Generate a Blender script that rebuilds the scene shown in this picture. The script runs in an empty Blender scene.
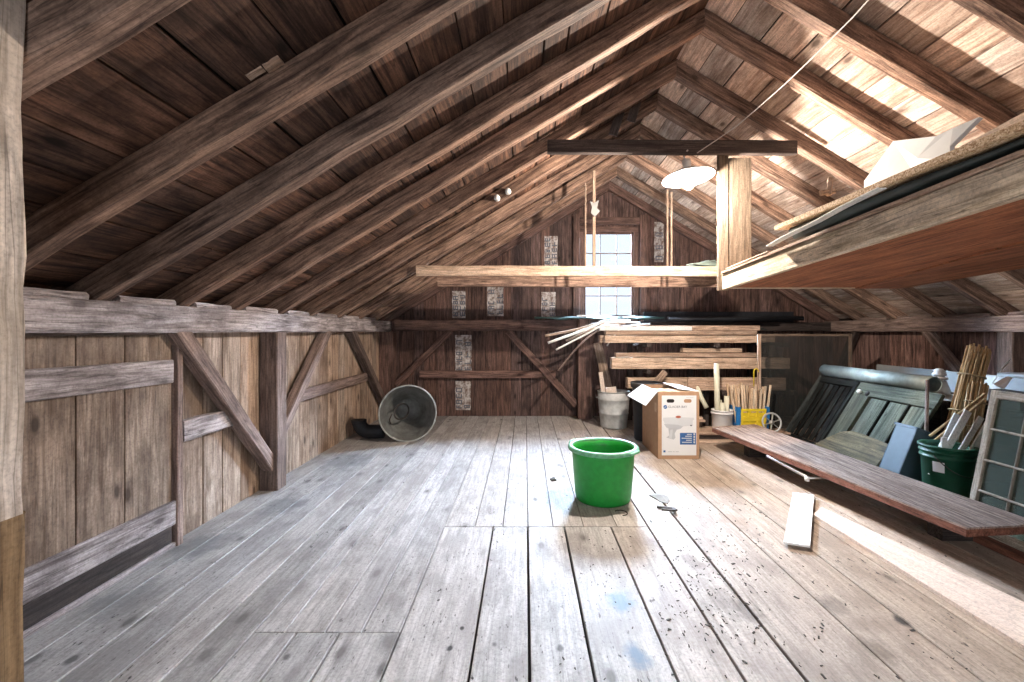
import bpy, math, random
from mathutils import Vector, Matrix
random.seed(7)
V = Vector
SC = bpy.context.scene
COL = SC.collection
FPX, CX, CY, H = 460.0, 525.0, 331.0, 1.4
PI = math.pi

def P(px, py, d):                       # a pixel at a known depth -> world point
    return V(((px-CX)*d/FPX, d, H+(CY-py)*d/FPX))
def FL(px, py, z=0.0):                  # a pixel on a horizontal plane
    d = (H-z)*FPX/(py-CY)
    return V(((px-CX)*d/FPX, d, z))
def rnd(a, b): return random.uniform(a, b)

# ------------------------------------------------------------------ materials
def new_mat(name):
    m = bpy.data.materials.new(name); m.use_nodes = True
    nt = m.node_tree
    return m, nt, nt.nodes, nt.links, nt.nodes['Principled BSDF']
def rgba(c): return (c[0], c[1], c[2], 1.0)
def mixrgb(N, L, a, b, fac, mode='MIX'):
    n = N.new('ShaderNodeMix'); n.data_type = 'RGBA'; n.blend_type = mode
    for sock, v in ((n.inputs[0], fac), (n.inputs[6], a), (n.inputs[7], b)):
        if hasattr(v, 'is_linked'): L.new(v, sock)
        elif isinstance(v, (int, float)): sock.default_value = v
        else: sock.default_value = rgba(v)
    return n.outputs[2]
def ramp(N, L, src, stops):
    r = N.new('ShaderNodeValToRGB')
    el = r.color_ramp.elements
    while len(el) < len(stops): el.new(0.5)
    for e, (p, c) in zip(el, stops):
        e.position = p; e.color = rgba(c) if not isinstance(c, (int, float)) else (c, c, c, 1)
    L.new(src, r.inputs[0]); return r.outputs[0]
def noise(N, L, vec, scale, detail=4, rough=.55, dist=0.0):
    n = N.new('ShaderNodeTexNoise'); n.inputs['Scale'].default_value = scale
    n.inputs['Detail'].default_value = detail; n.inputs['Roughness'].default_value = rough
    n.inputs['Distortion'].default_value = dist
    L.new(vec, n.inputs['Vector']); return n.outputs['Fac']
def mapping(N, L, vec, s):
    m = N.new('ShaderNodeMapping'); m.inputs['Scale'].default_value = s
    L.new(vec, m.inputs['Vector']); return m.outputs['Vector']
def bump(N, L, b, hgt, strength, dist=0.01):
    n = N.new('ShaderNodeBump'); n.inputs['Strength'].default_value = strength
    n.inputs['Distance'].default_value = dist
    L.new(hgt, n.inputs['Height']); L.new(n.outputs[0], b.inputs['Normal'])

def wood(name, dark, light, knots=.8, dirt=.35, dirtc=None, rough=.75, g=1.0, bmp=.5, specks=0.0, spec=.3, grain=1.0):
    m, nt, N, L, b = new_mat(name)
    at = N.new('ShaderNodeAttribute'); at.attribute_name = 'gc'
    ti = N.new('ShaderNodeAttribute'); ti.attribute_name = 'tint'
    vec = at.outputs['Vector']
    g1 = noise(N, L, mapping(N, L, vec, (1.1*g, 16*g, 16*g)), 1.6, 8, .66, .8)
    g2 = noise(N, L, mapping(N, L, vec, (3*g, 42*g, 42*g)), 1.6, 4, .6, .3)
    mid = [(a+c)*.5 for a, c in zip(dark, light)]
    col = ramp(N, L, g1, [(.34, dark), (.48, mid), (.63, light)])
    col = mixrgb(N, L, col, ramp(N, L, g2, [(.36, .5), (.52, 1.0), (.66, 1.18)]), .8*grain, 'MULTIPLY')
    g3 = noise(N, L, mapping(N, L, vec, (.9*g, 22*g, 22*g)), 1.3, 2, .5, .4)       # fine checks along the grain
    col = mixrgb(N, L, col, ramp(N, L, g3, [(.484, 1.0), (.5, .22), (.516, 1.0)]), .75*grain, 'MULTIPLY')
    gr = noise(N, L, vec, 75, 3, .7)
    col = mixrgb(N, L, col, ramp(N, L, gr, [(.34, .66), (.5, 1.0), (.68, 1.2)]), .7, 'MULTIPLY')
    if knots:
        vo = N.new('ShaderNodeTexVoronoi'); vo.inputs['Scale'].default_value = 1.0
        vo.inputs['Randomness'].default_value = 1.0
        L.new(mapping(N, L, vec, (2.4, 5.2, 5.2)), vo.inputs['Vector'])
        kf = ramp(N, L, vo.outputs['Distance'], [(.07, knots), (.13, knots*.35), (.24, 0.0)])
        col = mixrgb(N, L, col, [c*.3 for c in dark], kf)
    if dirt:
        dn = noise(N, L, mapping(N, L, vec, (1.6, 3.0, 3.0)), 1.7, 6, .65)
        df = ramp(N, L, dn, [(.47, 0.0), (.60, dirt)])
        col = mixrgb(N, L, col, dirtc or [c*.35 for c in dark], df)
    if specks:
        sp = noise(N, L, mapping(N, L, vec, (24, 60, 60)), 1.0, 2, .5)
        sf = ramp(N, L, sp, [(.66, 0.0), (.71, specks)])
        area = ramp(N, L, noise(N, L, mapping(N, L, vec, (.9, 1.2, 1.2)), 1.3, 3), [(.42, .15), (.6, 1.0)])
        sf = mixrgb(N, L, sf, area, 1.0, 'MULTIPLY')
        col = mixrgb(N, L, col, (.035, .03, .03), sf)
    col = mixrgb(N, L, col, ti.outputs['Color'], 1.0, 'MULTIPLY')
    L.new(col, b.inputs['Base Color'])
    b.inputs['Roughness'].default_value = rough
    b.inputs['Specular IOR Level'].default_value = spec
    bump(N, L, b, g1, bmp, .006)
    return m, N, L, b, col

def plain(name, c, rough=.5, metal=0.0, var=.12, scale=9.0, spec=.4, bmp=0.0, dirtc=None, dirt=0.0):
    m, nt, N, L, b = new_mat(name)
    tc = N.new('ShaderNodeTexCoord')
    n = noise(N, L, tc.outputs['Object'], scale, 5, .6)
    col = ramp(N, L, n, [(.3, [x*(1-var) for x in c]), (.7, [min(1, x*(1+var)) for x in c])])
    if dirt:
        n2 = noise(N, L, tc.outputs['Object'], scale*.35, 6, .7)
        col = mixrgb(N, L, col, dirtc or [x*.3 for x in c], ramp(N, L, n2, [(.45, 0.0), (.65, dirt)]))
    L.new(col, b.inputs['Base Color'])
    b.inputs['Roughness'].default_value = rough; b.inputs['Metallic'].default_value = metal
    b.inputs['Specular IOR Level'].default_value = spec
    if bmp: bump(N, L, b, n, bmp, .004)
    return m

MT = {}
def W(k, *a, **kw): MT[k] = wood(k, *a, **kw)[0]
W('rafter',   (.06, .031, .023), (.40, .26, .19), knots=.7, dirt=.4)
W('roofboardshade',(.024, .010, .007), (.18, .095, .062), knots=.85, dirt=.55, rough=.85)  # left slope: same light boards, its shade put into a darker colour
W('roofboardlit',(.34, .23, .18), (.78, .65, .56), knots=.9, dirt=.4, rough=.85, grain=.6)  # right slope: same boards, lamp light put into a paler colour
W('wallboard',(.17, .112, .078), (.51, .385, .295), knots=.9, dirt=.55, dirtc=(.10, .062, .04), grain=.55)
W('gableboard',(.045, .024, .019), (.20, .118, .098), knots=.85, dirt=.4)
W('greybeam', (.21, .175, .17), (.58, .52, .52), knots=.7, dirt=.5, dirtc=(.05, .035, .035), bmp=.8)
W('brace',    (.12, .08, .065), (.34, .25, .215), knots=.6, dirt=.3)
W('gablebrace',(.065, .034, .028), (.22, .13, .105), knots=.5, dirt=.35)
W('hewn',     (.34, .27, .22), (.82, .73, .65), knots=.5, dirt=.35, dirtc=(.32, .25, .18), bmp=1.0, g=.7)
W('newlumber',(.42, .28, .19), (.66, .50, .38), knots=.6, dirt=.12)
W('hanger',(.14, .10, .07), (.22, .17, .125), knots=.6, dirt=.12)
W('oldlumber',(.34, .22, .15), (.58, .43, .33), knots=.6, dirt=.25)
W('loftface', (.50, .39, .27), (.84, .71, .55), knots=.5, dirt=.3, dirtc=(.17, .12, .07))
W('plyunder', (.24, .075, .03), (.46, .18, .085), knots=.3, dirt=.3, g=.6)
W('paleplank',(.62, .50, .42), (.72, .60, .52), knots=.4, dirt=.05, grain=.2)
W('whiteboard',(.78, .76, .74), (.88, .87, .86), knots=.0, dirt=.05, grain=.15)
W('tabletop', (.17, .11, .085), (.48, .37, .31), knots=.2, dirt=.4, dirtc=(.16, .11, .09), rough=.7, spec=.2)
W('rededge',  (.16, .055, .035), (.30, .13, .085), knots=.0, dirt=.3)
W('darkwood', (.03, .022, .02), (.085, .065, .058), knots=.4, dirt=.3)
W('sashwood', (.30, .24, .18), (.58, .50, .40), knots=.2, dirt=.4)
W('bamboo',   (.36, .235, .11), (.66, .48, .26), knots=.0, dirt=.25)
W('stake',    (.60, .43, .29), (.80, .64, .47), knots=.0, dirt=.1)
W('whitetrim',(.78, .78, .74), (.88, .88, .85), knots=.0, dirt=.1, grain=.2)
W('fibre',    (.07, .055, .022), (.17, .135, .065), knots=.0, dirt=.5, g=.5)
W('greendoor',(.045, .055, .042), (.125, .135, .105), knots=.0, dirt=.45, dirtc=(.06, .06, .045), g=.5, rough=.85, spec=.1)
W('shutter',  (.006, .007, .007), (.022, .025, .025), knots=.0, dirt=.4, rough=.9, spec=.08)
# floor: worn boards, with specks, blue paint stains and oil marks that have their own shapes
fm, N, L, b, col = wood('floorboard', (.40, .385, .375), (.585, .565, .555), knots=.85, dirt=.55, dirtc=(.26, .24, .235), specks=.95, rough=.6, bmp=.25, g=1.0, grain=.45)
geo = N.new('ShaderNodeNewGeometry'); pos = geo.outputs['Position']
def blob(cx, cy, rad, rx=1.0, ry=1.0, thr=.55, sc=9, amp=.9):
    sub = N.new('ShaderNodeVectorMath'); sub.operation = 'SUBTRACT'; sub.inputs[1].default_value = (cx, cy, 0); L.new(pos, sub.inputs[0])
    ln = N.new('ShaderNodeVectorMath'); ln.operation = 'LENGTH'; L.new(mapping(N, L, sub.outputs[0], (rx/rad, ry/rad, 0)), ln.inputs[0])
    n = noise(N, L, pos, sc, 5, .65)
    a = N.new('ShaderNodeMath'); a.operation = 'MULTIPLY_ADD'; L.new(n, a.inputs[0]); a.inputs[1].default_value = 1.6; a.inputs[2].default_value = -.8
    s = N.new('ShaderNodeMath'); s.operation = 'ADD'; L.new(ln.outputs['Value'], s.inputs[0]); L.new(a.outputs[0], s.inputs[1])
    return ramp(N, L, s.outputs[0], [(.35, amp), (.85, 0.0)])
for (px, py, r, c, a) in ((620, 600, .13, (.13, .24, .36), .75), (637, 656, .10, (.10, .18, .28), .8), (900, 620, .06, (.03, .03, .035), .9), (835, 606, .11, (.12, .12, .13), .5),
                          (72, 659, .035, (.06, .06, .06), .8), (286, 657, .03, (.07, .07, .07), .8), (450, 648, .022, (.03, .03, .03), .9), (462, 628, .018, (.03, .03, .03), .9),
                          (494, 644, .03, (.06, .06, .065), .7), (205, 655, .06, (.10, .10, .10), .6), (560, 648, .03, (.05, .05, .05), .7), (200, 545, .30, (.11, .12, .13), .6), (285, 505, .28, (.12, .13, .14), .55), (345, 462, .40, (.14, .15, .16), .55), (120, 600, .25, (.13, .14, .15), .5), (390, 640, .10, (.09, .09, .09), .5), (745, 610, .14, (.09, .08, .08), .5), (690, 560, .13, (.13, .10, .085), .5), (880, 650, .12, (.10, .09, .08), .5),
                          (735, 520, .2, (.22, .15, .11), .4), (720, 600, .22, (.10, .09, .085), .35), (860, 545, .16, (.30, .18, .10), .35)):
    p = FL(px, py)
    col = mixrgb(N, L, col, c, blob(p.x, p.y, r, 1.3, .9, amp=a))
# floor tone turns browner towards the right
sx = N.new('ShaderNodeSeparateXYZ'); L.new(pos, sx.inputs[0])
rf = N.new('ShaderNodeMapRange'); rf.inputs[1].default_value = .5; rf.inputs[2].default_value = 2.0; L.new(sx.outputs[0], rf.inputs[0])
col = mixrgb(N, L, col, mixrgb(N, L, col, (.86, .70, .56), 1.0, 'MULTIPLY'), rf.outputs[0])
L.new(col, b.inputs['Base Color'])
MT['floorboard'] = fm

MT['green'] = plain('green_plastic', (.012, .26, .035), .45, var=.15, scale=22)
MT['greendark'] = plain('dark_green_plastic', (.006, .07, .035), .5, var=.2, scale=14)
MT['greenrim'] = plain('scuffed_green_rim', (.13, .36, .20), .45, var=.3, scale=30)
MT['galv'] = plain('galvanised_metal', (.48, .49, .49), .55, .2, var=.25, scale=12, bmp=.2)
MT['galvpipe'] = plain('stovepipe_metal', (.27, .31, .29), .55, .35, var=.25, scale=8)
MT['tin'] = plain('tin_sheet', (.34, .37, .38), .45, .35, var=.15, scale=5)
MT['zinc'] = plain('old_zinc', (.20, .205, .195), .5, .35, var=.35, scale=11, bmp=.25, dirt=.6, dirtc=(.09, .08, .075))
MT['zincrim'] = plain('zinc_rim', (.36, .375, .36), .45, .4, var=.25, scale=11)
MT['blackmetal'] = plain('black_metal', (.018, .02, .025), .6, .2, var=.3)
MT['darkiron'] = plain('dark_iron', (.045, .038, .034), .7, .1, var=.3)
MT['steel'] = plain('bare_steel', (.55, .55, .54), .35, .8, var=.15)
MT['card'] = plain('cardboard', (.40, .245, .15), .85, var=.1, scale=18)
MT['cardpale'] = plain('cardboard_edge', (.52, .37, .25), .85, var=.1, scale=18)
MT['white'] = plain('white_paper', (.72, .73, .75), .6, var=.03)
MT['whiteplastic'] = plain('white_plastic', (.80, .80, .80), .4, var=.04)
MT['printgrey'] = plain('print_grey', (.47, .49, .52), .6, var=.04)
MT['printpale'] = plain('print_pale', (.58, .60, .63), .6, var=.03)
MT['printdark'] = plain('print_dark', (.10, .11, .14), .6, var=.05)
MT['printblue'] = plain('print_blue', (.03, .11, .30), .55, var=.06)
MT['printred'] = plain('print_red', (.42, .13, .08), .55, var=.06)
MT['darkhole'] = plain('dark_hole', (.012, .01, .009), .9, var=.1)
MT['blue'] = plain('blue_plastic', (.02, .16, .42), .45, var=.1)
MT['yellow'] = plain('yellow_plastic', (.72, .54, .03), .45, var=.08)
MT['paleblue'] = plain('pale_blue_plastic', (.05, .085, .115), .6, var=.08)
MT['pvc'] = plain('cream_pvc', (.62, .60, .47), .45, var=.08)
MT['foam'] = plain('white_foam_sheet', (.86, .89, .90), .7, var=.05)
MT['tarp'] = plain('dark_tarp', (.035, .045, .042), .55, var=.4, scale=6, bmp=.6)
MT['greentarp'] = plain('green_tarp', (.02, .05, .048), .6, var=.4, scale=6, bmp=.6)
MT['enamel'] = plain('white_enamel', (.86, .88, .90), .25, var=.02)
MT['porcelain'] = plain('porcelain', (.75, .75, .72), .3, var=.05)
MT['cable'] = plain('white_cable', (.45, .44, .42), .5, var=.06)
MT['rope'] = plain('jute_cord', (.36, .28, .16), .9, var=.2)
MT['outer'] = plain('roof_felt', (.012, .010, .009), .95, var=.2)
MT['stone'] = plain('paper_scrap', (.22, .22, .215), .8, var=.2)
MT['shingle'] = plain('green_strip', (.33, .42, .38), .6, var=.2)
# chipboard with visible flakes
m, nt, N, L, b = new_mat('chipboard'); tc = N.new('ShaderNodeTexCoord')
vo = N.new('ShaderNodeTexVoronoi'); vo.inputs['Scale'].default_value = 170; L.new(tc.outputs['Object'], vo.inputs['Vector'])
L.new(ramp(N, L, vo.outputs['Color'], [(.2, (.30, .17, .08)), (.5, (.56, .38, .22)), (.85, (.74, .58, .40))]), b.inputs['Base Color']); b.inputs['Roughness'].default_value = .85
MT['chip'] = m
# old printed paper pasted on boards: worn white with torn spots
m, nt, N, L, b = new_mat('worn_poster'); tc = N.new('ShaderNodeTexCoord')
n = noise(N, L, tc.outputs['Object'], 14, 6, .7)
L.new(ramp(N, L, n, [(.40, (.17, .11, .09)), (.5, (.36, .32, .30)), (.58, (.58, .55, .53))]), b.inputs['Base Color']); b.inputs['Roughness'].default_value = .9
MT['poster'] = m
# glass that lets light straight through with a weak reflection
def glassy(name, tint, refl, rough=.05, hazec=None, haze=0.0):
    m, nt, N, L, b = new_mat(name); N.remove(b)
    tr = N.new('ShaderNodeBsdfTransparent'); tr.inputs[0].default_value = rgba(tint)
    gl = N.new('ShaderNodeBsdfGlossy'); gl.inputs['Roughness'].default_value = rough
    mx = N.new('ShaderNodeMixShader'); mx.inputs[0].default_value = refl
    L.new(tr.outputs[0], mx.inputs[1]); L.new(gl.outputs[0], mx.inputs[2]); out = mx.outputs[0]
    if haze:
        df = N.new('ShaderNodeBsdfDiffuse'); df.inputs[0].default_value = rgba(hazec)
        m2 = N.new('ShaderNodeMixShader'); m2.inputs[0].default_value = haze
        L.new(out, m2.inputs[1]); L.new(df.outputs[0], m2.inputs[2]); out = m2.outputs[0]
    L.new(out, N['Material Output'].inputs[0]); return m
MT['glass'] = glassy('window_glass', (.96, .98, 1.0), .05)
MT['dustglass'] = glassy('dusty_glass', (.62, .72, .68), .07, .15, (.20, .25, .22), .22)
MT['mesh'] = glassy('insect_mesh', (.80, .80, .80), .0, .5, (.07, .073, .07), .24)
m, nt, N, L, b = new_mat('lit_bulb')
b.inputs['Base Color'].default_value = (1, 1, 1, 1)
b.inputs['Emission Color'].default_value = (1.0, .93, .82, 1); b.inputs['Emission Strength'].default_value = 40
MT['bulb'] = m

# ------------------------------------------------------------------ mesh builder
class MB:
    def __init__(s): s.v = []; s.f = []; s.gc = []; s.ti = []; s.mi = []; s.sm = []
    def add(s, vs, fs, gcs=None, tint=(1, 1, 1), mi=0, smooth=False):
        o = len(s.v)
        s.v += [V(p) for p in vs]
        if gcs is None:
            off = V((rnd(0, 50), rnd(0, 50), rnd(0, 50)))
            gcs = [V(p)+off for p in vs]
        s.gc += gcs
        if isinstance(tint, (int, float)): tint = (tint,)*3
        s.ti += [tint]*len(vs)
        for f in fs: s.f.append([o+i for i in f]); s.mi.append(mi); s.sm.append(smooth)
        return s
    def beam(s, p0, p1, w, h, up=(0, 0, 1), ch=.005, n=1, jit=0.0, tint=1, cut0=None, cut1=None, mi=0, taper=1.0, arc=0.0):
        p0, p1 = V(p0), V(p1); d = p1-p0; Ln = d.length; d = d/Ln
        up = V(up)
        if abs(d.dot(up)) > .98: up = V((0, 1, 0))
        sd = d.cross(up).normalized(); u = sd.cross(d).normalized()
        off = V((rnd(0, 40), rnd(0, 40), rnd(0, 40)))
        ch = min(ch, w*.3, h*.3)
        a, c = w/2, h/2
        sec = [(a-ch, -c), (a, -c+ch), (a, c-ch), (a-ch, c), (-a+ch, c), (-a, c-ch), (-a, -c+ch), (-a+ch, -c)]
        vs = []; gs = []
        jx = [(0, 0)]*8
        for i in range(n+1):
            t = i/n; k = 1+(taper-1)*t
            wob = (rnd(-jit, jit), rnd(-jit, jit)) if 0 < i < n else (0, 0)
            for (x, y) in sec:
                q = (x*k+wob[0]*.6+rnd(-jit, jit)*.5, y*k+wob[1]*.6+rnd(-jit, jit)*.5)
                pt = p0+d*(t*Ln)+sd*q[0]+u*(q[1]+arc*math.sin(PI*t))
                if i == 0 and cut0: pt = s._slide(pt, d, cut0)
                if i == n and cut1: pt = s._slide(pt, d, cut1)
                vs.append(pt); gs.append(V((t*Ln, x, y))+off)
        fs = [[7-k for k in range(8)][::-1][::-1], [n*8+k for k in range(8)]]
        for i in range(n):
            for k in range(8):
                k2 = (k+1) % 8
                fs.append([i*8+k, i*8+k2, (i+1)*8+k2, (i+1)*8+k])
        return s.add(vs, fs, gs, tint, mi)
    @staticmethod
    def _slide(pt, d, cut):
        q, nrm = V(cut[0]), V(cut[1]); den = d.dot(nrm)
        return pt + d*((q-pt).dot(nrm)/den)
    def box(s, lo, hi, axis=0, **k):        # axis = grain direction
        lo, hi = V(lo), V(hi); c = (lo+hi)/2; e = hi-lo
        a = [V((1, 0, 0)), V((0, 1, 0)), V((0, 0, 1))][axis]*(e[axis]/2)
        if axis == 0: w, h = e.y, e.z
        elif axis == 1: w, h = e.x, e.z
        else: w, h = e.x, e.y
        return s.beam(c-a, c+a, w, h, **k)
    def prism(s, poly, ext, tint=1, mi=0, gdir=None):    # polygon of 3D points extruded by a vector
        n = len(poly); a = [V(p) for p in poly]; e = V(ext)
        nn = V((0, 0, 0))
        for i in range(n): nn += (a[i]-a[0]).cross(a[(i+1) % n]-a[0])
        if nn.dot(e) > 0: a = a[::-1]
        vs = a+[p+e for p in a]
        fs = [list(range(n)), list(range(2*n-1, n-1, -1))]
        for i in range(n):
            j = (i+1) % n; fs.append([j, i, i+n, j+n])
        gs = None
        if gdir is not None:
            g = V(gdir).normalized(); o = V((rnd(0, 40), rnd(0, 40), rnd(0, 40)))
            t = e.normalized(); x = g.cross(t).normalized()
            gs = [V((p.dot(g), p.dot(x), p.dot(t)))+o for p in vs]
        return s.add(vs, fs, gs, tint, mi)
    def grid(s, rows, thick=None, tint=1, mi=0, smooth=True):    # rows of points -> sheet
        r, c = len(rows), len(rows[0]); vs = [V(p) for row in rows for p in row]
        fs = [[i*c+j, i*c+j+1, (i+1)*c+j+1, (i+1)*c+j] for i in range(r-1) for j in range(c-1)]
        if thick is not None:
            t = V(thick); m = len(vs); vs += [p+t for p in vs]
            fs += [[m+k for k in reversed(f)] for f in fs]
            rim = [j for j in range(c)]+[i*c+c-1 for i in range(1, r)]+[(r-1)*c+j for j in range(c-2, -1, -1)]+[i*c for i in range(r-2, 0, -1)]
            for i in range(len(rim)):
                a, b_ = rim[i], rim[(i+1) % len(rim)]; fs.append([b_, a, a+m, b_+m])
        return s.add(vs, fs, None, tint, mi, smooth)
    def lathe(s, prof, mat=None, seg=32, tint=1, mi=0, smooth=True, sx=1, sy=1, caps=False, a0=0, a1=2*PI):
        mat = mat or Matrix(); full = abs(a1-a0-2*PI) < 1e-6
        ns = seg if full else seg+1
        vs = []; gs = []; off = V((rnd(0, 40), rnd(0, 40), rnd(0, 40)))
        for (r, z) in prof:
            for k in range(ns):
                a = a0+(a1-a0)*k/seg
                q = V((r*math.cos(a)*sx, r*math.sin(a)*sy, z)); vs.append(mat @ q); gs.append(V((z, q.x, q.y))+off)
        fs = []
        for i in range(len(prof)-1):
            for k in range(seg):
                k2 = (k+1) % ns
                fs.append([i*ns+k, i*ns+k2, (i+1)*ns+k2, (i+1)*ns+k])
        if caps:
            fs.append([k for k in range(ns)][::-1]); fs.append([(len(prof)-1)*ns+k for k in range(ns)])
        return s.add(vs, fs, gs, tint, mi, smooth)
    def tube(s, pts, r, seg=8, tint=1, mi=0, smooth=True, r1=None, closed=False):
        pts = [V(p) for p in pts]; n = len(pts); vs = []; gs = []; off = V((rnd(0, 40), rnd(0, 40), rnd(0, 40)))
        nrm = None; run = 0
        for i in range(n):
            if closed: d = (pts[(i+1) % n]-pts[i-1]).normalized()
            else: d = (pts[min(i+1, n-1)]-pts[max(i-1, 0)]).normalized()
            if nrm is None:
                nrm = d.orthogonal().normalized()
            else: nrm = (nrm-d*nrm.dot(d)).normalized()
            b = d.cross(nrm)
            if i: run += (pts[i]-pts[i-1]).length
            rr = r if r1 is None else r+(r1-r)*i/(n-1)
            for k in range(seg):
                a = 2*PI*k/seg
                vs.append(pts[i]+nrm*(rr*math.cos(a))+b*(rr*math.sin(a))); gs.append(V((run, rr*math.cos(a), rr*math.sin(a)))+off)
        fs = []
        for i in range(n if closed else n-1):
            i2 = (i+1) % n
            for k in range(seg):
                k2 = (k+1) % seg; fs.append([i*seg+k, i*seg+k2, i2*seg+k2, i2*seg+k])
        if not closed:
            fs.append([k for k in range(seg)][::-1]); fs.append([(n-1)*seg+k for k in range(seg)])
        return s.add(vs, fs, gs, tint, mi, smooth)
    def build(s, name, mats, parent=None, origin=None):
        if not isinstance(mats, (list, tuple)): mats = [mats]
        if parent is not None: origin = ROOT[parent.name]
        elif origin is None:
            xs = [p.x for p in s.v]; ys = [p.y for p in s.v]; origin = V(((min(xs)+max(xs))/2, (min(ys)+max(ys))/2, min(p.z for p in s.v)))
        origin = V(origin)
        me = bpy.data.meshes.new(name)
        me.from_pydata([tuple(p-origin) for p in s.v], [], s.f)
        for mm in mats: me.materials.append(MT[mm] if isinstance(mm, str) else mm)
        me.polygons.foreach_set('material_index', s.mi); me.polygons.foreach_set('use_smooth', s.sm)
        a = me.attributes.new('gc', 'FLOAT_VECTOR', 'POINT'); a.data.foreach_set('vector', [c for p in s.gc for c in p])
        a = me.attributes.new('tint', 'FLOAT_COLOR', 'POINT'); a.data.foreach_set('color', [c for t in s.ti for c in (t[0], t[1], t[2], 1.0)])
        me.update()
        o = bpy.data.objects.new(name, me); COL.objects.link(o)
        if parent is not None: o.parent = parent
        else: o.location = origin
        ROOT[o.name] = origin
        return o
ROOT = {}
def tag(o, label, cat, group=None, kind=None):
    o['label'] = label; o['category'] = cat
    if group: o['group'] = group
    if kind: o['kind'] = kind
    return o
def struct(o, label, cat, group=None): return tag(o, label, cat, group, 'structure')
def empty(name, loc, label, cat, group=None):
    o = bpy.data.objects.new(name, None); COL.objects.link(o); o.location = V(loc); ROOT[o.name] = V(loc)
    o.empty_display_size = .1
    return tag(o, label, cat, group)
def tv(lo=.75, hi=1.15, warm=.05):
    k = rnd(lo, hi); w = rnd(-warm, warm); return (k*(1+w), k, k*(1-w))
def rot(axis, deg): return Matrix.Rotation(math.radians(deg), 4, axis)
def T(p): return Matrix.Translation(V(p))

# ------------------------------------------------------------------ room shell
XL, XR, YN, YF = -2.33, 5.07, -1.7, 7.58
XRID = 1.37
def zb(x): return 3.864-.6*abs(x-XRID)        # underside of roof boards
def zr(x): return 3.717-.6*abs(x-XRID)        # underside of rafters

# floor
m = MB()
def boards(x_edges, y0, y1, tones=(.86, 1.1), gap=.005, cool=0.0):
    for a, b_ in zip(x_edges[:-1], x_edges[1:]):
        g = rnd(gap*.6, gap*1.8); k = rnd(*tones); w = rnd(-.02, .02)
        m.box((a+g/2, y0, -.03), (b_-g/2, y1, rnd(-.0015, .0)), axis=1, ch=.003, tint=(k*(1+w), k, k*(1-w)), n=1)
left_e = [-2.40, -2.12, -1.87, -1.66, -1.46, -1.26]
boards(left_e, YN, YF, (.72, .92))
boards([-1.26, -1.06, -.86, -.58], YN, 2.135, (.9, 1.02), .006)
boards([-1.26, -1.12, -.93, -.76, -.58], 2.142, YF, (.9, 1.06))
boards([-.58, -.23, .02, .28, .615, .88], YN, 3.287, (.96, 1.1), .011)
boards([-.58, -.36, -.16, .02, .20, .42, .66, .88], 3.296, YF, (.95, 1.1), .005)
boards([.88, 1.13, 1.52], YN, YF, (.95, 1.06), .010)
boards([1.52, 1.83, 2.12, 2.45, 2.8, 3.1, 3.45, 3.8, 4.15, 4.5, 4.85, 5.1], YN, YF, (.86, 1.04), .007)
m.box((-2.5, YN, -.08), (5.2, YF+.03, -.034), axis=1, tint=(.05, .05, .05))
struct(m.build('floor', 'floorboard', origin=(0, 0, 0)), 'worn whitish plank floor of the attic with dark seams', 'floor')

# roof slopes (boards run along the depth)
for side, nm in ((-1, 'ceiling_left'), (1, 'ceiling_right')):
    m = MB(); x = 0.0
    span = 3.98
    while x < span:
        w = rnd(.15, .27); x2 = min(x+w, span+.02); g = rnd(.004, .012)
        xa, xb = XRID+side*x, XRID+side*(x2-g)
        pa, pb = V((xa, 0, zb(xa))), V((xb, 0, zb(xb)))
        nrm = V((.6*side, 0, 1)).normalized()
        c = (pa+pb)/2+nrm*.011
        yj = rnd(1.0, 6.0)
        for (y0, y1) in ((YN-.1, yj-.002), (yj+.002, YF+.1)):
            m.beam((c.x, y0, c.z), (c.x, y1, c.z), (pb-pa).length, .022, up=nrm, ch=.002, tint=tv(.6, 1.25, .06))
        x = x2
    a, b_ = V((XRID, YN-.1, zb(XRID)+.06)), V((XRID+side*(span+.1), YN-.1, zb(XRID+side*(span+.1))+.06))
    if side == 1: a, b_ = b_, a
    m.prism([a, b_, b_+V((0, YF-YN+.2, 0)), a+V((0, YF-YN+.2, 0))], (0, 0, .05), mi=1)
    struct(m.build(nm, ['roofboardshade' if side < 0 else 'roofboardlit', 'outer'], origin=(0, 0, 0)), 'reddish roof boarding of the %s slope above the rafters' % ('left' if side < 0 else 'right'), 'ceiling')

# left and right walls: vertical boards
def wall_side(x, sgn, y0, y1, name, label, mat, z1=1.45, tone=(.75, 1.15), yell=0.0):
    m = MB(); y = y0
    while y < y1:
        w = rnd(.20, .31); y2 = min(y+w, y1); g = rnd(.004, .009)
        t = tv(*tone, .06)
        cx = x+sgn*(.0125+rnd(0, .004))
        m.box((cx-.0125, y+g, 0), (cx+.0125, y2, z1), axis=2, ch=.003, tint=t)
        y = y2
    m.box((x+sgn*.03-(.0 if sgn > 0 else .04), y0, -.05), (x+sgn*.03+(.04 if sgn > 0 else 0), y1, 1.6), axis=1, tint=.06)
    return struct(m.build(name, mat, origin=(x, y0, 0)), label, 'wall')
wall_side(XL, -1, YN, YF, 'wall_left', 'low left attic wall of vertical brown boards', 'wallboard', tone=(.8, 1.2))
wall_side(XR, 1, YN, YF, 'wall_right', 'low right attic wall of vertical boards behind the stored metal', 'gableboard', tone=(.9, 1.9))

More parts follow.
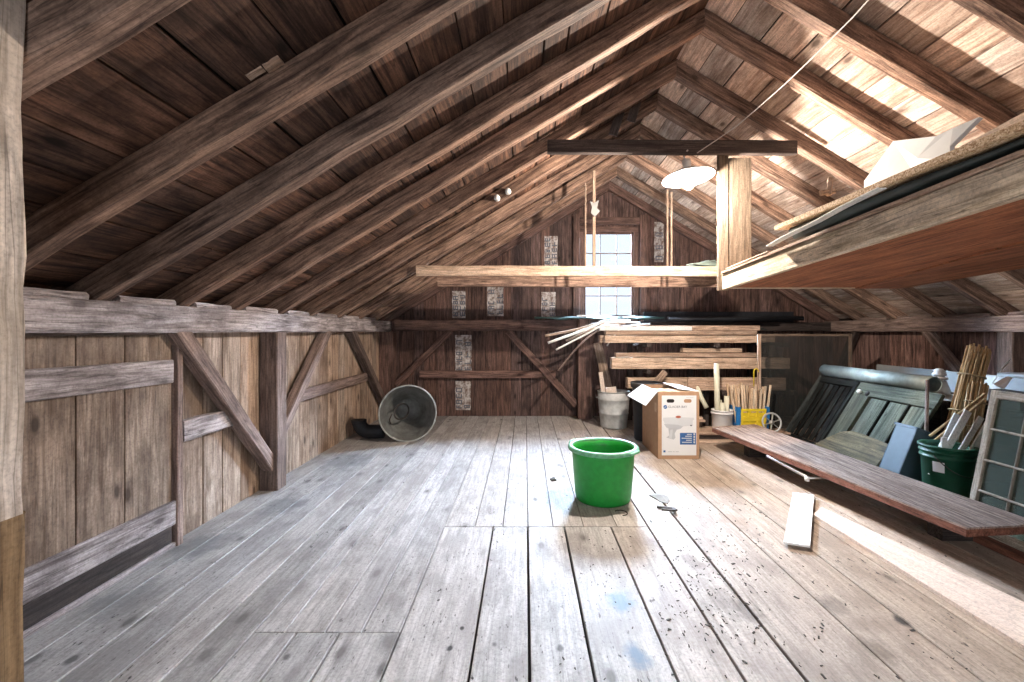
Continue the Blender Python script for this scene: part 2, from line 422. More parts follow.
# gable walls with window openings
def gable(y, sgn, edges, win, name, label, mat, tone):
    m = MB(); wx0, wx1, wz0, wz1 = win
    for a, b_ in zip(edges[:-1], edges[1:]):
        g = .003; a2, b2 = a+g, b_-g; t = tv(*tone, .07); yy = y+sgn*rnd(0, .004)
        def strip(lo, top):
            o = V((rnd(0, 40), rnd(0, 40), rnd(0, 40)))
            if top is None:
                pts = [(a2, yy, lo), (b2, yy, lo), (b2, yy, zb(b2)-.004)]
                if a2 < XRID < b2: pts.append((XRID, yy, zb(XRID)-.004))
                pts.append((a2, yy, zb(a2)-.004))
            else: pts = [(a2, yy, lo), (b2, yy, lo), (b2, yy, top), (a2, yy, top)]
            m.prism(pts, (0, sgn*.025, 0), tint=t, gdir=(0, 0, 1))
        if b_ > wx0+.001 and a < wx1-.001:
            strip(0, wz0); strip(wz1, None)
        else: strip(0, None)
    for (x0, x1, z0, z1) in ((-2.5, wx0, -.05, 4.0), (wx1, 5.25, -.05, 4.0), (wx0, wx1, -.05, wz0), (wx0, wx1, wz1, 4.0)):
        pts = [(x0, y+sgn*.032, z0), (x1, y+sgn*.032, z0), (x1, y+sgn*.032, z1), (x0, y+sgn*.032, z1)]
        m.prism(pts, (0, sgn*.03, 0), tint=.05, gdir=(0, 0, 1))
    return struct(m.build(name, mat, origin=(0, y, 0)), label, 'wall')
def edges(x0, x1, fixed, lo, hi):
    out = [x0]; fx = sorted(fixed)+[x1]
    for f in fx:
        while f-out[-1] > hi*1.25: out.append(out[-1]+rnd(lo, hi))
        out.append(f)
    return out
WIN = (.965, 1.785, 1.63, 3.03)
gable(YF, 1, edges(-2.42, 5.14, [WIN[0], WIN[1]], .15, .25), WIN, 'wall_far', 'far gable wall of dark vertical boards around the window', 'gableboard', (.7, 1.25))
WIN2 = (-.6, 1.5, .75, 2.35)  # unseen window, put behind the camera to carry fill light
gable(YN, -1, edges(-2.42, 5.14, [WIN2[0], WIN2[1]], .15, .25), WIN2, 'wall_near', 'gable wall of boards behind the camera', 'wallboard', (.8, 1.1))

# window in the far gable: two sashes of small panes
def window(name, win, y, sgn, cols, rows, label, mat):
    x0, x1, z0, z1 = win
    root = empty(name, ((x0+x1)/2, y, z0), label, 'window'); root['kind'] = 'structure'
    f = MB(); t = .05
    yi = y-sgn*.012
    for (a, b_) in (((x0-.07, z0-.06), (x1+.07, z0)), ((x0-.07, z1), (x1+.07, z1+.09))):
        f.box((a[0], yi-.015, a[1]), (b_[0], yi+.015, b_[1]), axis=0)
    for xx in (x0-.07, x1): f.box((xx, yi-.015, z0), (xx+.07, yi+.015, z1), axis=2)
    f.build('window_frame', mat, root)
    zm = (z0+z1)/2
    for (a, b_) in ((z0, zm), (zm, z1)):
        s_ = MB(); ys = y+sgn*.015
        s_.box((x0, ys-.015, a), (x1, ys+.015, a+.035), axis=0); s_.box((x0, ys-.015, b_-.035), (x1, ys+.015, b_), axis=0)
        s_.box((x0, ys-.015, a), (x0+.035, ys+.015, b_), axis=2); s_.box((x1-.035, ys-.015, a), (x1, ys+.015, b_), axis=2)
        for c in range(1, cols):
            xx = x0+(x1-x0)*c/cols; s_.box((xx-.008, ys-.012, a), (xx+.008, ys+.012, b_), axis=2)
        for r in range(1, rows):
            zz = a+(b_-a)*r/rows; s_.box((x0, ys-.012, zz-.008), (x1, ys+.012, zz+.008), axis=0)
        sash = s_.build('sash', mat, root)
        g = MB(); g.box((x0+.03, ys-.002, a+.03), (x1-.03, ys+.002, b_-.03), axis=0)
        g.build('pane', 'glass', sash)
window('window_1', WIN, YF, 1, 3, 2, 'small bright many-paned window high in the far gable wall', 'gablebrace')
window('window_unseen', WIN2, YN, -1, 3, 2, 'unseen wide window behind the camera for fill light', 'brace')

# wall plates
def plate(x0, x1, name, label, mat, notch):
    m = MB()
    m.beam(((x0+x1)/2, YN, 1.475), ((x0+x1)/2, YF, 1.475), x1-x0, .17, n=26, jit=.006, ch=.012)
    for a, b_ in notch:
        m.beam(((x0+x1)/2, a, 1.572), ((x0+x1)/2, b_, 1.572), (x1-x0)*.95, .045, n=3, jit=.006, ch=.014)
    return struct(m.build(name, mat, origin=((x0+x1)/2, 0, 1.39)), label, 'beam')
RD = [-1.3, -.65, .0, .62, 1.25, 1.87, 2.42, 3.0, 3.55, 4.2, 4.8, 5.5, 6.2, 6.9]
notches = [(a+.09, b_-.09) for a, b_ in zip(RD[:-1], RD[1:])]
plate(-2.45, -2.20, 'trim_1', 'grey notched timber plate running along the top of the left wall', 'greybeam', notches)
plate(4.93, 5.20, 'trim_2', 'dark timber plate running along the top of the right wall', 'brace', notches)

# rafters
ords = ['', '', '', '', 'first', 'second', 'third', 'fourth', 'fifth', 'sixth', 'seventh', 'eighth', 'ninth', 'tenth']
for i, y in enumerate(RD):
    for side in (-1, 1):
        m = MB(); th = rnd(.09, .11)
        xf = XRID+side*3.72
        p0 = V((XRID, y, zr(XRID)+.073)); p1 = V((xf, y, zr(xf)+.073))
        jit = .006
        m.beam(p0, p1, th, .128, up=(.6*side, 0, 1), n=16, jit=jit, ch=.010, tint=tv(.8, 1.2, .05),
               cut0=((XRID+side*.001, y, 0), (1, 0, 0)))
        o = m.build('rafter', 'rafter', origin=(xf, y, zr(xf)))
        sn = 'left' if side < 0 else 'right'
        lab = ('rough brown rafter on the %s roof slope, %s one back from the camera' % (sn, ords[i])) if ords[i] else 'rough rafter overhead behind the camera'
        struct(o, lab, 'rafter', 'rafters of the %s roof slope' % sn)
# gable-end rafters flush to the far wall
for side in (-1, 1):
    m = MB(); xf = XRID+side*3.72
    m.beam((XRID, YF-.06, zr(XRID)+.06), (xf, YF-.06, zr(xf)+.06), .09, .13, up=(.6*side, 0, 1), n=8, jit=.003, cut0=((XRID+side*.001, 0, 0), (1, 0, 0)))
    struct(m.build('rafter', 'gablebrace', origin=(xf, YF, zr(xf))), 'dark end rafter tight against the far gable, %s slope' % ('left' if side < 0 else 'right'), 'rafter')

# left wall: post, braces, girts
def sb(name, p0, p1, w, h, mat, label, cat, up=(0, 0, 1), n=6, jit=.003, tint=1, **k):
    m = MB(); m.beam(p0, p1, w, h, up=up, n=n, jit=jit, ch=.008, tint=tint, **k)
    return struct(m.build(name, mat), label, cat)
sb('wall_post', (-2.25, 4.11, 0), (-2.25, 4.11, 1.39), .16, .16, 'brace', 'squared timber post standing midway along the left wall', 'post', tint=.8)
sb('wall_post', (-2.22, 7.44, 0), (-2.22, 7.44, 1.39), .22, .20, 'gablebrace', 'timber corner post where left wall meets the far gable', 'post')
xb = -2.265
YZ = (1, 0, 0)
sb('wall_brace', (xb+.01, 2.96, 1.42), (xb+.01, 4.08, .20), .11, .10, 'brace', 'diagonal brace falling from plate to post foot beside the batten door', 'brace', up=YZ, tint=.95)
sb('wall_brace', (xb+.01, 5.24, 1.42), (xb+.01, 4.16, .42), .10, .10, 'brace', 'diagonal brace leaning against the far side of the left wall post', 'brace', up=YZ, tint=1.05)
sb('wall_brace', (xb+.01, 5.92, 1.42), (xb+.01, 7.36, .22), .11, .10, 'brace', 'diagonal brace in the left wall running down behind the zinc cone', 'brace', up=YZ, tint=.6)
sb('wall_girt', (xb-.03, 3.06, .73), (xb-.03, 3.62, .73), .06, .14, 'greybeam', 'short grey rail across left wall beside the batten door', 'rail')
sb('wall_girt', (xb-.03, 4.62, .74), (xb-.03, 6.62, .74), .06, .12, 'brace', 'horizontal rail between the two far braces of the left wall', 'rail')

# batten door in the left wall
root = empty('door_1', (-2.31, 2.3, 0), 'wide plank door with two grey battens in the left wall', 'door'); root['kind'] = 'structure'
dx = -2.315
ye = [1.40, 1.72, 2.03, 2.346, 2.633, 2.985]
pm = MB()
for a, b_ in zip(ye[:-1], ye[1:]):
    t = tv(.62, .78, .05)
    pm.box((dx-.0, a+.003, .075), (dx+.025, b_-.003, 1.375), axis=2, ch=.003, tint=t)
pm.build('door_boards', 'wallboard', root)
b1 = MB(); b1.beam((dx+.036, 1.35, 1.16), (dx+.036, 2.97, 1.14), .022, .15, n=6, jit=.002); b1.build('batten', 'greybeam', root)
b2 = MB(); b2.beam((dx+.036, 1.35, .25), (dx+.036, 2.99, .222), .022, .155, n=6, jit=.002, tint=.85); b2.build('batten', 'greybeam', root)
jm = MB(); jm.box((-2.335, 2.992, 0), (-2.26, 3.045, 1.39), axis=2, tint=1.1)
jm.box((-2.335, 1.3, 1.378), (-2.28, 3.04, 1.392), axis=1, tint=.8)
jm.build('door_frame', 'brace', root)
kb = MB(); kb.box((dx+.026, 1.35, .033), (dx+.034, 2.97, .150), axis=1, tint=.8); kb.build('kick_board', 'darkwood', root)
th = MB(); th.box((-2.33, 1.3, .0), (-2.27, 2.99, .03), axis=1, tint=1.2); th.build('threshold', 'greybeam', root)

# near hewn post at the left edge
m = MB()
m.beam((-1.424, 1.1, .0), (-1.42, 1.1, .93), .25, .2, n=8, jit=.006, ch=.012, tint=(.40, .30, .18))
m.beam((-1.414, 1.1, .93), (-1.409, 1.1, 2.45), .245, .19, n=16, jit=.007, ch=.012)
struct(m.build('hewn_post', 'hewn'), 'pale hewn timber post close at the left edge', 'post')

# gable framing
gy = YF-.075
sb('wall_girt', (-2.1, gy-.02, 1.49), (.84, gy-.02, 1.49), .17, .18, 'gablebrace', 'dark horizontal beam across the far gable at eave height', 'beam', n=10, tint=.8)
sb('wall_girt', (1.07, gy-.02, 1.47), (4.93, gy-.02, 1.47), .15, .14, 'darkwood', 'black horizontal beam of far gable behind the lumber rack', 'beam', n=10)
sb('wall_post', (.955, 7.42, 0), (.955, 7.42, 1.58), .22, .2, 'gablebrace', 'reddish timber post of the far gable beside the galvanised bucket', 'post')
sb('wall_brace', (-1.22, gy, 1.40), (-2.10, gy, .52), .10, .10, 'gablebrace', 'diagonal brace at left end of the far gable above the zinc cone', 'brace', up=(0, 1, 0))
sb('wall_brace', (-.28, gy, 1.40), (.83, gy, .20), .11, .11, 'gablebrace', 'diagonal brace in the far gable falling right to the post', 'brace', up=(0, 1, 0), tint=1.2)
sb('wall_girt', (-1.72, gy+.03, .69), (.50, gy+.03, .69), .09, .12, 'gablebrace', 'low horizontal rail across the far gable between its braces', 'rail', tint=1.2)
sb('wall_stud', (.84, gy+.02, 1.58), (.84, gy+.02, 3.30), .11, .09, 'gablebrace', 'upright stud left of the gable window', 'stud', tint=.9)
sb('wall_stud', (1.93, gy+.02, 1.54), (1.93, gy+.02, 3.29), .11, .09, 'gablebrace', 'upright stud right of the gable window', 'stud', tint=.9)
sb('wall_girt', (.90, gy+.03, 3.2), (1.87, gy+.03, 3.2), .06, .12, 'gablebrace', 'header board above the gable window', 'board', tint=.8)

# pasted printed paper remains on the gable boards
def poster(px0, py0, px1, py1, label, seed, cols=2):
    random.seed(seed)
    p0, p1 = P(px0, py1, YF-.006), P(px1, py0, YF-.006); y = YF-.008
    m = MB(); n = 9
    pts = [(p0.x+rnd(0, .012), p0.z+(p1.z-p0.z)*i/n) for i in range(n+1)]+[(p1.x-rnd(0, .015), p1.z-(p1.z-p0.z)*i/n) for i in range(n+1)]
    m.prism([(a, y, c) for a, c in pts], (0, .004, 0))
    w, h = p1.x-p0.x, p1.z-p0.z
    cw = w/cols
    for c in range(cols):                     # illegible rows of faded print, read sideways
        xl = p0.x+cw*c+cw*.14; xr = p0.x+cw*(c+1)-cw*.14; z = p0.z+.03
        def bar(a_, b__, c_, d_): m.box((a_, y-.0015, c_), (b__, y+.001, d_), axis=0, mi=1, ch=.0005)
        while z < p1.z-.09:
            hh = rnd(.045, .075); sw = .016
            if rnd(0, 1) < .85:
                bar(xl, xr, z, z+sw)
                for q in random.sample([xl, (xl+xr)/2-sw/2, xr-sw], random.choice((1, 2, 2, 3))): bar(q, q+sw, z+sw, z+hh)
                if rnd(0, 1) < .4: bar(xl, xr, z+hh-sw, z+hh)
            z += hh+rnd(.014, .05)
    tag(m.build('printed_poster', ['poster', 'printdark']), label, 'poster', 'torn printed papers on the gable boards')
poster(455, 335, 472, 372, 'torn white printed paper on gable board between the beam and low rail', 1)
poster(455, 381, 471, 410, 'faded printed paper below the low rail of the gable', 5, 2)
poster(544, 236, 558, 266, 'small white lettered paper high on gable board left of window', 2)
poster(452, 291, 466, 318, 'pale worn paper on gable just above the eave beam, leftmost', 3)
poster(487, 287, 504, 316, 'reddish worn paper on gable above the eave beam, middle', 6)
poster(541, 292, 556, 318, 'worn paper on gable board below the tie, nearest the window', 4)
poster(654, 222, 664, 262, 'narrow dark lettered paper on gable right of the window', 9, 1)
random.seed(21)

# collar tie, tie beams, hangers
sb('collar_tie', (.20, 4.11, 3.043), (2.42, 4.11, 3.033), .05, .125, 'darkwood', 'dark collar tie spanning the rafters, the lamp hanging from it', 'beam', tint=1.1)
def thing(name, label, cat, mat, fn, group=None):
    m = MB(); fn(m); return tag(m.build(name, mat), label, cat, group)
sb('tie_board', (-1.28, 5.42, 2.11), (2.34, 5.42, 2.10), .045, .12, 'newlumber', 'long pale tie board crossing the attic below the window', 'board', n=8, tint=1.15)
sb('tie_board', (-1.16, 6.12, 2.06), (2.62, 6.12, 2.05), .05, .14, 'rafter', 'reddish tie board just behind and below the pale one', 'board', n=8, tint=1.4)
for (px, y0, y1, r, lab, k) in ((594, 182, 271, .018, 'long pale batten hanging in front of the gable window', .7), (585.5, 194, 271, .010, 'thin pale rod hanging left of the long batten at the window', .5),
                           (667.5, 201, 271, .011, 'left one of two pale battens hanging right of the window', .6), (671.5, 203, 271, .011, 'right one of two pale battens hanging right of the window', .6)):
    d = 5.50
    a, b_ = P(px, y1, d), P(px, y0-6, d)
    b_.z = min(zr(b_.x)+.02, b_.z+.06)
    o = thing('hanging_batten', lab, 'batten', 'oldlumber', lambda m: m.beam(a, b_, r*2, r*1.6, n=4, jit=.001, tint=k), 'battens hanging above the tie board')
for i, (px, d0, c, lab) in enumerate(((703, 5.5, 1.0, 'pale green strip lying over the tie board beside the loft hanger'), (706, 5.6, .8, 'greenish strip lying behind another on the tie boards'))):
    def fn(m):
        for k in range(5): m.beam((1.95+.05*i, 5.38+k*.03+i*.2, 2.185+.002*k), (2.42, 5.7+k*.05+i*.2, 2.20+.026*k+i*.03), .05, .012, tint=c+rnd(-.2, .2))
    thing('strip_bundle', lab, 'strips', 'shingle', fn)

# small fittings on the rafters
for px, lab in ((508, 'white porcelain knob on a left rafter near the collar tie, upper of two'), (497, 'white porcelain knob on a left rafter, lower of two')):
    x = (px-CX)*4.72/FPX; z = zr(x)+.045
    thing('porcelain_knob', lab, 'knob', 'porcelain', lambda m: m.lathe([(0, 0), (.03, 0), (.032, .02), (.02, .03), (.03, .042), (.026, .055), (0, .058)], T((x, 4.752, z)) @ rot('X', 90), 16), 'porcelain knobs on the left rafters')
for i, (px, dz) in enumerate(((616, .06), (634, .09))):
    x = (px-CX)*4.72/FPX
    thing('gusset_board', ('left' if i == 0 else 'right')+' one of two short dark boards nailed across a rafter near the ridge', 'board', 'darkwood', lambda m: m.beam((x-.03, 4.735, zr(x)-.10+dz), (x+.05, 4.735, zr(x)+.15+dz), .02, .09, up=(1, 0, 0), tint=1.6), 'short boards near the ridge')
thing('cloth_scrap', 'torn pale rag caught on the batten before the window', 'rag', 'stone', lambda m: m.prism([P(590, 201, 5.46), P(594, 203, 5.46), P(599, 200, 5.46), P(597, 208, 5.46), P(600, 211, 5.46), P(595, 217, 5.46), P(591, 213, 5.46), P(592, 207, 5.46)], (0, .012, 0)))
for i, (px, py) in enumerate(((254, 70), (273, 63))):
    p = P(px, py, 1.80)
    thing('wedge_block', ('lower' if i == 0 else 'upper')+' of two small wooden wedges on the second left rafter', 'wedge', 'oldlumber', lambda m: m.beam(p+V((-.03, .0, -.02)), p+V((.03, .0, .016)), .04, .03, n=3, jit=.003), 'wedges on the second left rafter')

# ------------------------------------------------------------------ lamp and cable
lc = V((1.465, 4.135, 2.795))
root = empty('pendant_lamp', lc+V((0, 0, -.1)), 'glowing pendant lamp with flat white enamel shade under the collar tie', 'lamp')
A = T(lc) @ rot('Y', -5) @ rot('X', -4)
s_ = MB(); s_.lathe([(.025, .075), (.05, .07), (.06, .05), (.13, .035), (.215, -.005), (.228, -.02), (.224, -.022), (.205, -.008), (.12, .028), (.05, .042), (.02, .045)], A, 48); s_.build('lamp_shade', 'enamel', root)
s_ = MB(); s_.lathe([(0, -.125), (.024, -.12), (.046, -.098), (.054, -.066), (.046, -.034), (.026, -.005), (.018, .03)], A, 24); bulb_o = s_.build('bulb', 'bulb', root)
s_ = MB(); s_.lathe([(0, .15), (.035, .148), (.04, .12), (.034, .085), (.028, .07), (0, .07)], A, 24); s_.build('socket', 'porcelain', root)
s_ = MB(); s_.tube([lc+V((-.02, 0, .13)), lc+V((-.03, .03, .2)), V((1.44, 4.075, 3.0))], .008, 8); s_.build('cord', 'cable', root)
pts = [P(697, 153, 4.07), P(715, 141, 3.98), P(738, 125, 3.8), P(760, 106, 3.6), P(786, 83, 3.35), P(810, 60, 3.1), P(832, 38, 2.88), P(852, 18, 2.7), P(872, -4, 2.5), P(930, -80, 2.1), P(1010, -190, 1.7)]
thing('electric_cable', 'thin pale cable sagging from the lamp up to the right roof slope', 'cable', 'cable', lambda m: m.tube(pts, .0048, 8))

# ------------------------------------------------------------------ loft platform on the right
root = empty('loft_platform', (2.5, 2.5, 1.78), 'timber storage loft hung under the right roof slope', 'loft')
s_ = MB(); s_.beam((1.835, 4.235, 1.850), (1.81, .6, 2.005), .04, .145, n=8, jit=.002); s_.build('fascia', 'loftface', root)
s_ = MB(); s_.beam((1.86, 4.2, 1.853), (3.44, 4.2, 1.853), .04, .13, n=3); s_.build('end_joist', 'loftface', root)
s_ = MB(); s_.prism([(1.856, 4.18, 1.795), (3.0, 4.18, 1.795), (2.2, .6, 1.95), (1.835, .6, 1.95)], (0, 0, .018), gdir=(0, 1, 0)); s_.build('underside_panel', 'plyunder', root)
s_ = MB(); s_.prism([(3.0, 4.18, 1.785), (3.42, 4.18, 1.785), (3.38, .6, 1.94), (2.2, .6, 1.94)], (0, 0, .02), gdir=(0, 1, 0), tint=.8); s_.build('underside_panel', 'plyunder', root)
s_ = MB(); s_.prism([(1.80, 4.22, 1.925), (3.44, 4.22, 1.925), (3.40, .6, 2.08), (1.78, .6, 2.08)], (0, 0, .018), gdir=(0, 1, 0)); s_.build('deck', 'oldlumber', root)
s_ = MB(); s_.box((1.884, 4.25, 1.80), (2.095, 4.287, 3.0), axis=2, tint=.85); s_.build('hanger_board', 'hanger', root)
s_ = MB(); s_.box((1.785, 4.247, 1.775), (1.880, 4.285, 3.05), axis=2, tint=.95); s_.build('hanger_board', 'hanger', root)

def slope(y): return 1.945+(4.2-y)*.0431          # top of the loft deck
thing('chipboard_sheet', 'rough-edged chipboard sheet overhanging the loft edge', 'board', 'chip',
      lambda m: m.prism([(1.745, 3.22, 2.105), (1.71, 1.05, 2.095), (2.6, 1.05, 2.14), (2.6, 3.2, 2.13)], (0, 0, .030)))
rows = []
for i in range(17):
    y = 3.08-i*.122; zc = 2.103-(3.2-y)*.0045; dk = slope(y); w_ = math.sin(i*1.3)
    rows.append([(1.90, y, zc-.016), (1.775+.008*w_, y, zc-.014), (1.765+.01*w_, y, zc-.3*(zc-dk)), (1.785+.008*math.sin(i*.8), y, dk+.45*(zc-dk)), (1.80+.005*w_, y, dk+.022), (1.85, y, dk+.012), (2.2, y, dk+.012)])
thing('dark_tarp', 'dark folded tarp squeezed between loft edge and chipboard', 'tarp', 'tarp', lambda m: m.grid(rows, (0, 0, .003)))
pts = [V((1.745-.01*(k % 2), y, slope(y)+.022+.012*k)) for k, y in enumerate((3.28, 3.05, 2.75, 2.5, 2.25))]
thing('thin_strip', 'thin pale warped strip poking out under the chipboard', 'strip', 'whitetrim', lambda m: [m.beam(a+V((.0, 0, 0)), b_+V((0, 0, 0)), .05, .008) for a, b_ in zip(pts[:-1], pts[1:])])
thing('thin_strip', 'pale lath lying on the loft edge nearest the hanger', 'strip', 'oldlumber', lambda m: m.beam((1.82, 4.12, slope(4.12)+.007), (1.815, 3.4, slope(3.4)+.007), .05, .012))
d1 = 2.45
def fnc(m):
    a = [P(864, 181, 2.62), P(880, 160, 2.55), P(893, 141, 2.48), P(936, 136, 2.14), P(917, 158, 2.22)]
    a = [V((a[4].x, a[4].y, 2.142)), V((a[0].x, a[0].y, 2.145))]+a
    m.prism(a, (.03, .012, .0))
    b_ = [P(917, 158, 2.22), P(936, 136, 2.14), P(953, 128, 2.06), P(979, 117, 1.95), P(950, 146, 2.0)]
    b_ = [V((b_[4].x, b_[4].y, 2.142)), V((b_[0].x, b_[0].y, 2.142))]+b_
    m.prism(b_, (.03, .012, .0))
thing('foam_sheet', 'bent white foam sheet standing on the chipboard', 'sheet', 'foam', fnc)
thing('wood_offcut', 'yellowish wood offcut lying on chipboard at the right edge', 'offcut', 'newlumber', lambda m: m.beam((1.93, 1.95, 2.165), (1.80, 1.20, 2.175), .15, .05))
def fns(m):
    p = P(829, 193, 2.86)
    m.beam(p+V((0, 0, -.015)), p+V((.02, .02, .075)), .03, .02, n=3, jit=.004); m.beam(p+V((-.05, 0, 0)), p+V((.05, .03, .02)), .03, .03, n=3, jit=.004)
    m.lathe([(0, -.018), (.018, 0), (.012, .014), (0, .018)], T(p+V((.022, .02, .088))), 10)
thing('wood_scrap', 'small pale wood scrap standing on chipboard near its far tip', 'scrap', 'oldlumber', fns)

# ------------------------------------------------------------------ green tub in the middle of the floor
gc_ = V((.655, 3.86, 0))
root = empty('green_tub', gc_, 'bright green plastic tub alone in the middle of the floor', 'tub')
A = T(gc_) @ Matrix.Scale(1.04, 4)
s_ = MB()
prof = [(0, .006), (.20, .006), (.212, 0), (.218, .012), (.225, .05), (.238, .2), (.247, .36), (.250, .415), (.243, .415), (.240, .36), (.230, .2), (.216, .04), (.20, .02), (0, .02)]
s_.lathe(prof, A, 64); s_.build('body', 'green', root)
s_ = MB(); s_.lathe([(.249, .392), (.262, .388), (.279, .396), (.284, .410), (.280, .421), (.262, .428), (.246, .425), (.242, .41), (.249, .392)], A, 64); s_.build('rim', 'greenrim', root)
for ang in (-40, 140):
    B = A @ rot('Z', ang)
    pts = [B @ V((.272+.028*math.sin(PI*k/10), -.075+.15*k/10, .405+.012*math.sin(PI*k/10))) for k in range(11)]
    s_ = MB(); s_.tube(pts, .012, 8); s_.build('handle', 'greenrim', root)

# ------------------------------------------------------------------ cardboard box with open flap
BX0, BX1, BY0, BY1, BZ = 1.455, 1.905, 5.03, 5.70, .735
root = empty('cardboard_box', ((BX0+BX1)/2, (BY0+BY1)/2, 0), 'tall cardboard toilet carton with white printed front and open flap', 'box')
s_ = MB(); w = .008
s_.box((BX0, BY0, 0), (BX1, BY0+w, BZ), axis=0, ch=.002); s_.box((BX0, BY1-w, 0), (BX1, BY1, BZ), axis=0, ch=.002)
s_.box((BX0, BY0+w, 0), (BX0+w, BY1-w, BZ), axis=1, ch=.002); s_.box((BX1-w, BY0+w, 0), (BX1, BY1-w, BZ), axis=1, ch=.002)
s_.box((BX0+w, BY0+w, 0), (BX1-w, BY1-w, .01), axis=1, ch=.002)
s_.build('carton', 'card', root)
s_ = MB(); s_.prism([(BX0, BY0+.01, BZ), (BX0, BY1-.01, BZ), (BX0-.20, BY1-.05, BZ-.13), (BX0-.135, BY0-.0, BZ-.155)], (-.004, 0, .006)); s_.build('flap', 'white', root)
s_ = MB(); s_.prism([(BX0+.004, BY0+.002, BZ), (BX1-.004, BY0+.002, BZ), (BX1-.03, BY0+.40, BZ-.02), (BX0+.03, BY0+.40, BZ-.02)], (0, .0, .006)); s_.build('flap', 'cardpale', root)
s_ = MB(); s_.prism([(BX1, BY0+.01, BZ), (BX1, BY1-.01, BZ), (BX1-.21, BY1-.03, BZ+.025), (BX1-.21, BY0+.03, BZ+.025)], (0, 0, .006)); s_.build('flap', 'white', root)
yf = BY0
def fq(u, v): return V((BX0+(BX1-BX0)*u, yf, BZ*(1-v)))          # u, v over the front face
def frect(m, u0, v0, u1, v1, y, t=.001, mi=0):
    a, b_ = fq(u0, v1), fq(u1, v0); m.box((a.x, y-t, a.z), (b_.x, y, b_.z), axis=0, ch=.0003, mi=mi)
s_ = MB(); frect(s_, .09, .055, .93, .945, yf-.0002, .0012); pan = s_.build('printed_panel', 'white', root)
yp = yf-.0014
s_ = MB()
for u in (.30, .72):
    c = fq(u, .135); n = 14
    s_ = MB(); s_.prism([(c.x+math.copysign(.022, math.cos(2*PI*k/n))+.02*math.cos(2*PI*k/n), yp, c.z+.02*math.sin(2*PI*k/n)) for k in range(n)], (0, -.001, 0))
    s_.build('hand_hole', 'darkhole' if u < .5 else 'card', pan)
s_ = MB(); c = fq(.175, .225); s_.lathe([(.0, 0), (.021, 0), (.021, .001), (0, .001)], T((c.x, yp, c.z)) @ rot('X', 90), 20, smooth=False); s_.build('logo', 'printblue', pan)
s_ = MB(); s_.prism([(c.x-.016, yp-.0012, c.z-.009), (c.x-.002, yp-.0012, c.z+.002), (c.x+.016, yp-.0012, c.z+.009), (c.x+.003, yp-.0012, c.z-.003)], (0, -.0006, 0)); s_.build('logo_swoosh', 'white', pan)
# picture of the toilet on the panel
s_ = MB()
def shape(pts, mi, dy): s_.prism([(fq(u, v).x, yp-dy, fq(u, v).z) for u, v in pts], (0, -.0006, 0), mi=mi)
shape([(.12, .385), (.50, .375), (.86, .385), (.88, .41), (.84, .425), (.84, .50), (.55, .52), (.16, .47), (.12, .42)], 0, 0)
shape([(.14, .475), (.48, .49), (.60, .515), (.55, .545), (.47, .56), (.30, .56), (.20, .53)], 1, .0007)
shape([(.25, .55), (.46, .555), (.40, .62), (.42, .68), (.38, .71), (.20, .68), (.27, .645)], 1, .0007)
shape([(.30, .56), (.36, .56), (.33, .70), (.26, .68)], 0, .0014)
s_.build('toilet_picture', ['printpale', 'printgrey'], pan)
s_ = MB(); c = fq(.49, .373); s_.lathe([(0, 0), (.03, 0), (.03, .001), (0, .001)], T((c.x, yp-.001, c.z)) @ rot('X', 90), 20, smooth=False, sy=.45); s_.build('seal_mark', 'printred', pan)
s_ = MB(); c = fq(.80, .50); s_.lathe([(0, 0), (.012, 0), (.012, .001), (0, .001)], T((c.x, yp-.001, c.z)) @ rot('X', 90), 14, smooth=False, sy=.6); s_.build('dot_mark', 'printdark', pan)
s_ = MB(); frect(s_, .53, .61, .92, .785, yp, .0008)
blk = s_.build('blue_block', 'printblue', pan)
s_ = MB()
for k, (u0, v) in enumerate(((.70, .632), (.66, .66), (.57, .69), (.68, .72), (.58, .75))): frect(s_, u0, v-.006, .82, v+.006, yp-.0009, .0005)
for v in (.63, .67, .71, .75): frect(s_, .86, v-.014, .895, v+.014, yp-.0009, .0005)
s_.build('print_line', 'printpale', pan)
s_ = MB(); frect(s_, .13, .87, .18, .90, yp, .0006); s_.build('print_mark', 'printblue', pan)
s_ = MB()
for u0, u1 in ((.24, .34), (.36, .40), (.43, .50)): frect(s_, u0, .885, u1, .895, yp, .0006)
s_.build('small_print', 'printgrey', pan)
s_ = MB(); frect(s_, .68, .083, .76, .09, yp, .0006); frect(s_, .765, .083, .86, .09, yp, .0006)
s_.build('small_print', 'printgrey', pan)
def text(body, size, loc, rotm, mat, parent, name):
    cu = bpy.data.curves.new(name, 'FONT'); cu.body = body; cu.size = size; cu.extrude = .0004
    o = bpy.data.objects.new(name+'_tmp', cu); COL.objects.link(o)
    dg = bpy.context.evaluated_depsgraph_get(); me = bpy.data.meshes.new_from_object(o.evaluated_get(dg))
    bpy.data.objects.remove(o); me.transform(Matrix.Translation(V(loc)-ROOT[parent.name]) @ rotm)
    me.materials.clear(); me.materials.append(MT[mat])
    q = bpy.data.objects.new(name, me); COL.objects.link(q); q.parent = parent; ROOT[q.name] = ROOT[parent.name]
    return q
c = fq(.245, .238); text('GLACIER BAY', .034, (c.x, yp-.0006, c.z), rot('X', 90), 'printdark', pan, 'lettering')
s_ = MB(); s_.box((BX0-.002, BY0+.06, .50), (BX0, BY0+.13, .60), axis=1, ch=.001); s_.build('side_label', 'cardpale', root)

